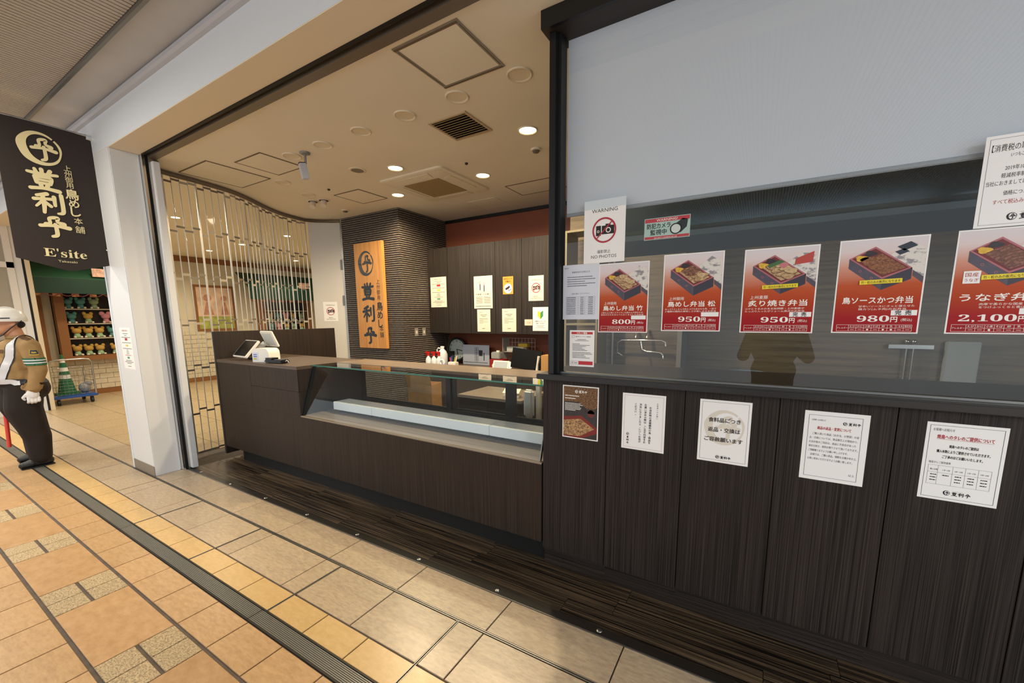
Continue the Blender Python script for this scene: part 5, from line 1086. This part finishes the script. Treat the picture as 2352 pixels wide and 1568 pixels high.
glove_w = mat('glove_white', 'e4e3e2', .7, bump=(60, .2)); navy_m = mat('strap_navy', '12131c', .5); refl = mat('reflective_white', 'd2d3d8', .3); shoe = mat('shoe_black', '15151a', .45)
gd = thing('person', 'person in khaki uniform shirt, white helmet and brown trousers facing left', 'person', (-6.68, 1.0, .0025))
b = MB()
for sx, yo in ((1, 0), (-1, .03)):
    capsule(b, (sx*.10, -.02, .84), (sx*.115, -.05, .64), .142, .140); capsule(b, (sx*.115, -.05, .64), (sx*.14, .0+yo, .33), .140, .108); capsule(b, (sx*.145, .005+yo, .33), (sx*.15, .0+yo, .11), .105, .09)
b.ball((0, .04, .83), (.20, .15, .14)); b.ball((0, -.04, .97), (.215, .19, .16)); b.ball((0, -.055, 1.06), (.205, .185, .16)); b.ball((0, -.01, 1.20), (.205, .165, .17)); b.ball((0, .03, 1.28), (.20, .115, .10))
for sx in (1, -1):
    capsule(b, (sx*.15, .035, 1.315), (sx*.215, .05, 1.27), .075, .082)
capsule(b, (.215, .05, 1.28), (.262, .075, 1.04), .082, .070); capsule(b, (.262, .075, 1.04), (.268, .02, .845), .070, .052)
capsule(b, (-.215, .05, 1.28), (-.27, .06, 1.04), .080, .068); capsule(b, (-.27, .06, 1.04), (-.24, -.15, .90), .068, .05)
capsule(b, (0, .015, 1.33), (0, -.005, 1.45), .070, .062); b.ball((0, -.03, 1.525), (.078, .098, .115)); b.ball((0, -.075, 1.455), (.055, .055, .06)); b.ball((0, -.135, 1.505), (.014, .022, .02)); b.ball((0, -.125, 1.47), (.025, .012, .008))
for sx in (1, -1): b.ball((sx*.080, -.005, 1.505), (.012, .022, .034))
def gpick(c):
    if c.z > 1.375 and abs(c.x) < .115: return 0
    if c.z < .905 and c.z > .80 and (Vector((abs(c.x), c.y))-Vector((.268 if c.x > 0 else .25, .02 if c.x > 0 else -.12))).length < .062 and abs(c.x) > .225: return 1
    return 1 if c.z > .905 else 2
gb = fuse(b, 'body', .011, [skin, khaki, trouser], gpick, gd)
bvh = BVHTree.FromPolygons([v.co for v in gb.data.vertices], [tuple(p.vertices) for p in gb.data.polygons])
m = MB().lathe((0, 0, 0), [(.118, 0), (.124, .012), (.118, .05), (.100, .095), (.066, .128), (.03, .142), (0, .145)], 28); m.v = [(x*.95, y*1.16-.012-(.03*(1-z/.145) if y < 0 else 0), z) for x, y, z in m.v]
hm = m.build('helmet', mat('helmet_white', 'e6e5e0', .25), gd); hm.location = (0, -.02, 1.535)
for x in (-.03, 0, .03): MB().tube([(x, .11*math.cos(a)*1.0-.015, .03+.118*math.sin(a)) for a in [PI*k/10 for k in range(1, 10)]], .006, 6).build('ridge', MATS['helmet_white'], hm)
m = MB()
for sx in (1, -1): m.prism([(sx*.1155, -.08, .028), (sx*.1155, -.01, .030), (sx*.1155, -.01, .040), (sx*.1155, -.08, .038)], (sx*.003, 0, 0))
m.build('helmet_print', ink, hm)
m = MB().tube([(.095, .05, 1.545), (.087, -.03, 1.47), (.05, -.085, 1.40), (0, -.10, 1.385), (-.05, -.085, 1.40), (-.087, -.03, 1.47), (-.095, .05, 1.545)], .005, 6).build('chin_strap', navy_m, gd)
m = MB().ball((0, .030, 1.505), (.072, .058, .045), 16, 10).build('hair', mat('hair_black', '0f0c0b', .7), gd)
for sx in (1, -1): MB().ball((sx*.033, -.120, 1.525), (.012, .008, .008), 10, 6).build('eye', ink, gd)
skin_strip(bvh, [(.215*math.cos(a), -.02+.21*math.sin(a), .925) for a in [2*PI*k/24 for k in range(25)]], .055, .006, 'belt', navy_m, gd)
skin_strip(bvh, [(.235*math.cos(a), -.05+.24*math.sin(a), .922) for a in [-2.9+2.85*k/12 for k in range(13)]], .050, .010, 'reflective_belt', refl, gd)
skin_strip(bvh, [(.11, .10, 1.34), (.125, .04, 1.40), (.16, -.06, 1.32), (.20, -.10, 1.20), (.21, -.15, 1.07), (.19, -.20, .95)], .075, .006, 'sash_edge', navy_m, gd)
skin_strip(bvh, [(.11, .10, 1.34), (.125, .04, 1.40), (.16, -.06, 1.32), (.20, -.10, 1.20), (.21, -.15, 1.07), (.19, -.20, .95)], .058, .010, 'sash', refl, gd)
skin_strip(bvh, [(.07*math.cos(a), .0+.07*math.sin(a)+.005, 1.372) for a in [2*PI*k/20 for k in range(21)]], .045, .008, 'collar', khaki, gd)
skin_strip(bvh, [(.15, .0, 1.40), (.20, .02, 1.38), (.25, .05, 1.34)], .045, .006, 'epaulette', mat('epaulette_brown', '5a3c22', .7), gd)
skin_strip(bvh, [(.10, -.17, 1.24), (.16, -.13, 1.24)], .035, .006, 'pocket_flap', MATS['epaulette_brown'], gd)
for nm, z0, wd, mm, of in (('armband', 1.125, .075, 'cone_green', .006), ('armband_stripe', 1.140, .012, 'reflective_white', .009), ('armband_stripe', 1.112, .012, 'reflective_white', .009)):
    skin_strip(bvh, [(.25+.085*math.cos(a), .065+.085*math.sin(a), z0) for a in [-1.7+3.2*k/12 for k in range(13)]], wd, of, nm, MATS[mm], gd)
skin_strip(bvh, [(.32, .02, 1.222), (.34, .055, 1.222), (.32, .095, 1.222)], .062, .006, 'shoulder_patch', mat('patch_yellow', 'b59a3c', .6), gd); skin_strip(bvh, [(.32, .028, 1.226), (.34, .055, 1.226), (.32, .088, 1.226)], .042, .009, 'patch_emblem', mat('patch_navy', '26314a', .6), gd); skin_strip(bvh, [(.32, .038, 1.222), (.34, .055, 1.222), (.32, .075, 1.222)], .016, .011, 'patch_emblem', MATS['patch_yellow'], gd)
skin_strip(bvh, [(0, -.09, 1.365), (0, -.19, 1.26), (0, -.235, 1.10), (0, -.25, .96)], .05, .008, 'tie', navy_m, gd)
def hand(parent, c, m, curl=1.0, flip=1):
    g_ = MB(); c0 = Vector(c); c = Vector(); g_.ball(c+Vector((0, 0, .02)), (.026, .040, .045), 12, 8); capsule(g_, c+Vector((0, .0, .075)), c+Vector((0, 0, .04)), .030, .028)
    for k in range(4):
        yk = -.030+k*.020; l = (.9, 1.0, .97, .8)[k]
        p0 = c+Vector((.004, yk, -.012)); p1 = p0+Vector((.004, 0, -.032*l)); p2 = p1+Vector((-.026*flip*curl, 0, -.012*l)); p3 = p2+Vector((-.012*flip*curl, 0, .020*l))
        capsule(g_, p0, p1, .0105, .0100); capsule(g_, p1, p2, .0100, .0092); capsule(g_, p2, p3, .0092, .0085)
    q0 = c+Vector((-.004, -.036, .02)); q1 = q0+Vector((-.012, -.018, -.025)); q2 = q1+Vector((-.010, .010, -.024)); capsule(g_, q0, q1, .0125, .011); capsule(g_, q1, q2, .011, .0095)
    g_.v = [tuple(Vector(p)*1.22+c0) for p in g_.v]
    return fuse(g_, 'glove', .0042, [m], lambda c_: 0, parent, 3)
hand(gd, (.268, .005, .765), glove_w); hand(gd, (-.235, -.165, .825), glove_w, 1, -1)
skin_strip(bvh, [(.262+.06*math.cos(a), .015+.06*math.sin(a), .862) for a in [2*PI*k/16 for k in range(17)]], .05, .006, 'cuff', khaki, gd)
for sx, yo in ((1, 0), (-1, .04)):
    s_ = MB(); capsule(s_, (sx*.15, .045+yo, .045), (sx*.155, -.06+yo, .045), .047, .048); capsule(s_, (sx*.155, -.06+yo, .045), (sx*.16, -.135+yo, .036), .048, .034); s_.v = [(x, y, max(z, .006)) for x, y, z in s_.v]; s_.build('shoe', shoe, gd); MB().box(sx*.155-.045, sx*.155+.045, -.155+yo, .085+yo, 0, .012).build('sole', black, gd)
bt_ = thing('traffic_baton', 'red light baton hanging from the far hand of the uniformed person', 'baton', (-6.905, .845, 0)); MB().tube([(0, .03, .80), (.0, .028, .73)], .015, 12).build('grip', black, bt_); MB().tube([(.0, .028, .729), (.02, .0, .19)], .017, 12).build('red_tube', mat('baton_red', 'd6402e', .35), bt_)
# photographer, visible only as a reflection in the window
coat = mat('coat_navy', '12161f', .8, var=(9, .2)); ph = thing('person', 'person in dark coat holding up a phone, seen as a reflection in the window', 'person', (.15, -.58, 0))
b = MB()
for sx in (1, -1): capsule(b, (sx*.09, 0, .88), (sx*.10, .02, .48), .095, .075); capsule(b, (sx*.10, .02, .48), (sx*.10, 0, .10), .075, .055); capsule(b, (sx*.10, -.02, .06), (sx*.11, .13, .045), .05, .04)
b.ball((0, 0, .98), (.20, .14, .18)); b.ball((0, 0, 1.20), (.21, .13, .20)); capsule(b, (-.17, 0, 1.36), (.17, 0, 1.36), .075, .075)
for sx in (1, -1): capsule(b, (sx*.20, .0, 1.35), (sx*.27, .12, 1.13), .068, .058); capsule(b, (sx*.27, .12, 1.13), (sx*.07-.10, .46, 1.40), .056, .040)
capsule(b, (0, .0, 1.40), (0, .02, 1.50), .06, .056); b.ball((0, .03, 1.60), (.078, .098, .118)); b.ball((0, .13, 1.59), (.014, .02, .02))
fuse(b, 'body', .013, [skin, coat, mat('jeans_dark', '171a22', .8)], lambda c: 0 if c.z > 1.47 and c.y < .25 else (1 if c.z > .86 else 2), ph)
for sx in (1, -1):
    g_ = MB(); c = Vector((-.15+sx*.05, .50, 1.45)); g_.ball(c, (.028, .03, .045), 12, 8)
    for k in range(4): capsule(g_, c+Vector((0, .02, -.02+k*.020)), c+Vector((-sx*.03, .045, -.015+k*.020)), .010, .009)
    capsule(g_, c+Vector((-sx*.01, -.01, .03)), c+Vector((-sx*.035, -.012, .05)), .011, .010); capsule(g_, c, c+Vector((sx*.0, -.05, -.05)), .03, .035); fuse(g_, 'hand', .005, [skin], lambda c_: 0, ph, 3)
MB().ball((0, -.01, 1.635), (.088, .098, .10), 16, 10).build('hair', MATS['hair_black'], ph)
MB().cbox(-.039, .039, -.004, .004, -.08, .08, .003).build('phone', black, label='black phone held up by the reflected person', cat='phone', loc=(0, -.045, 1.50))
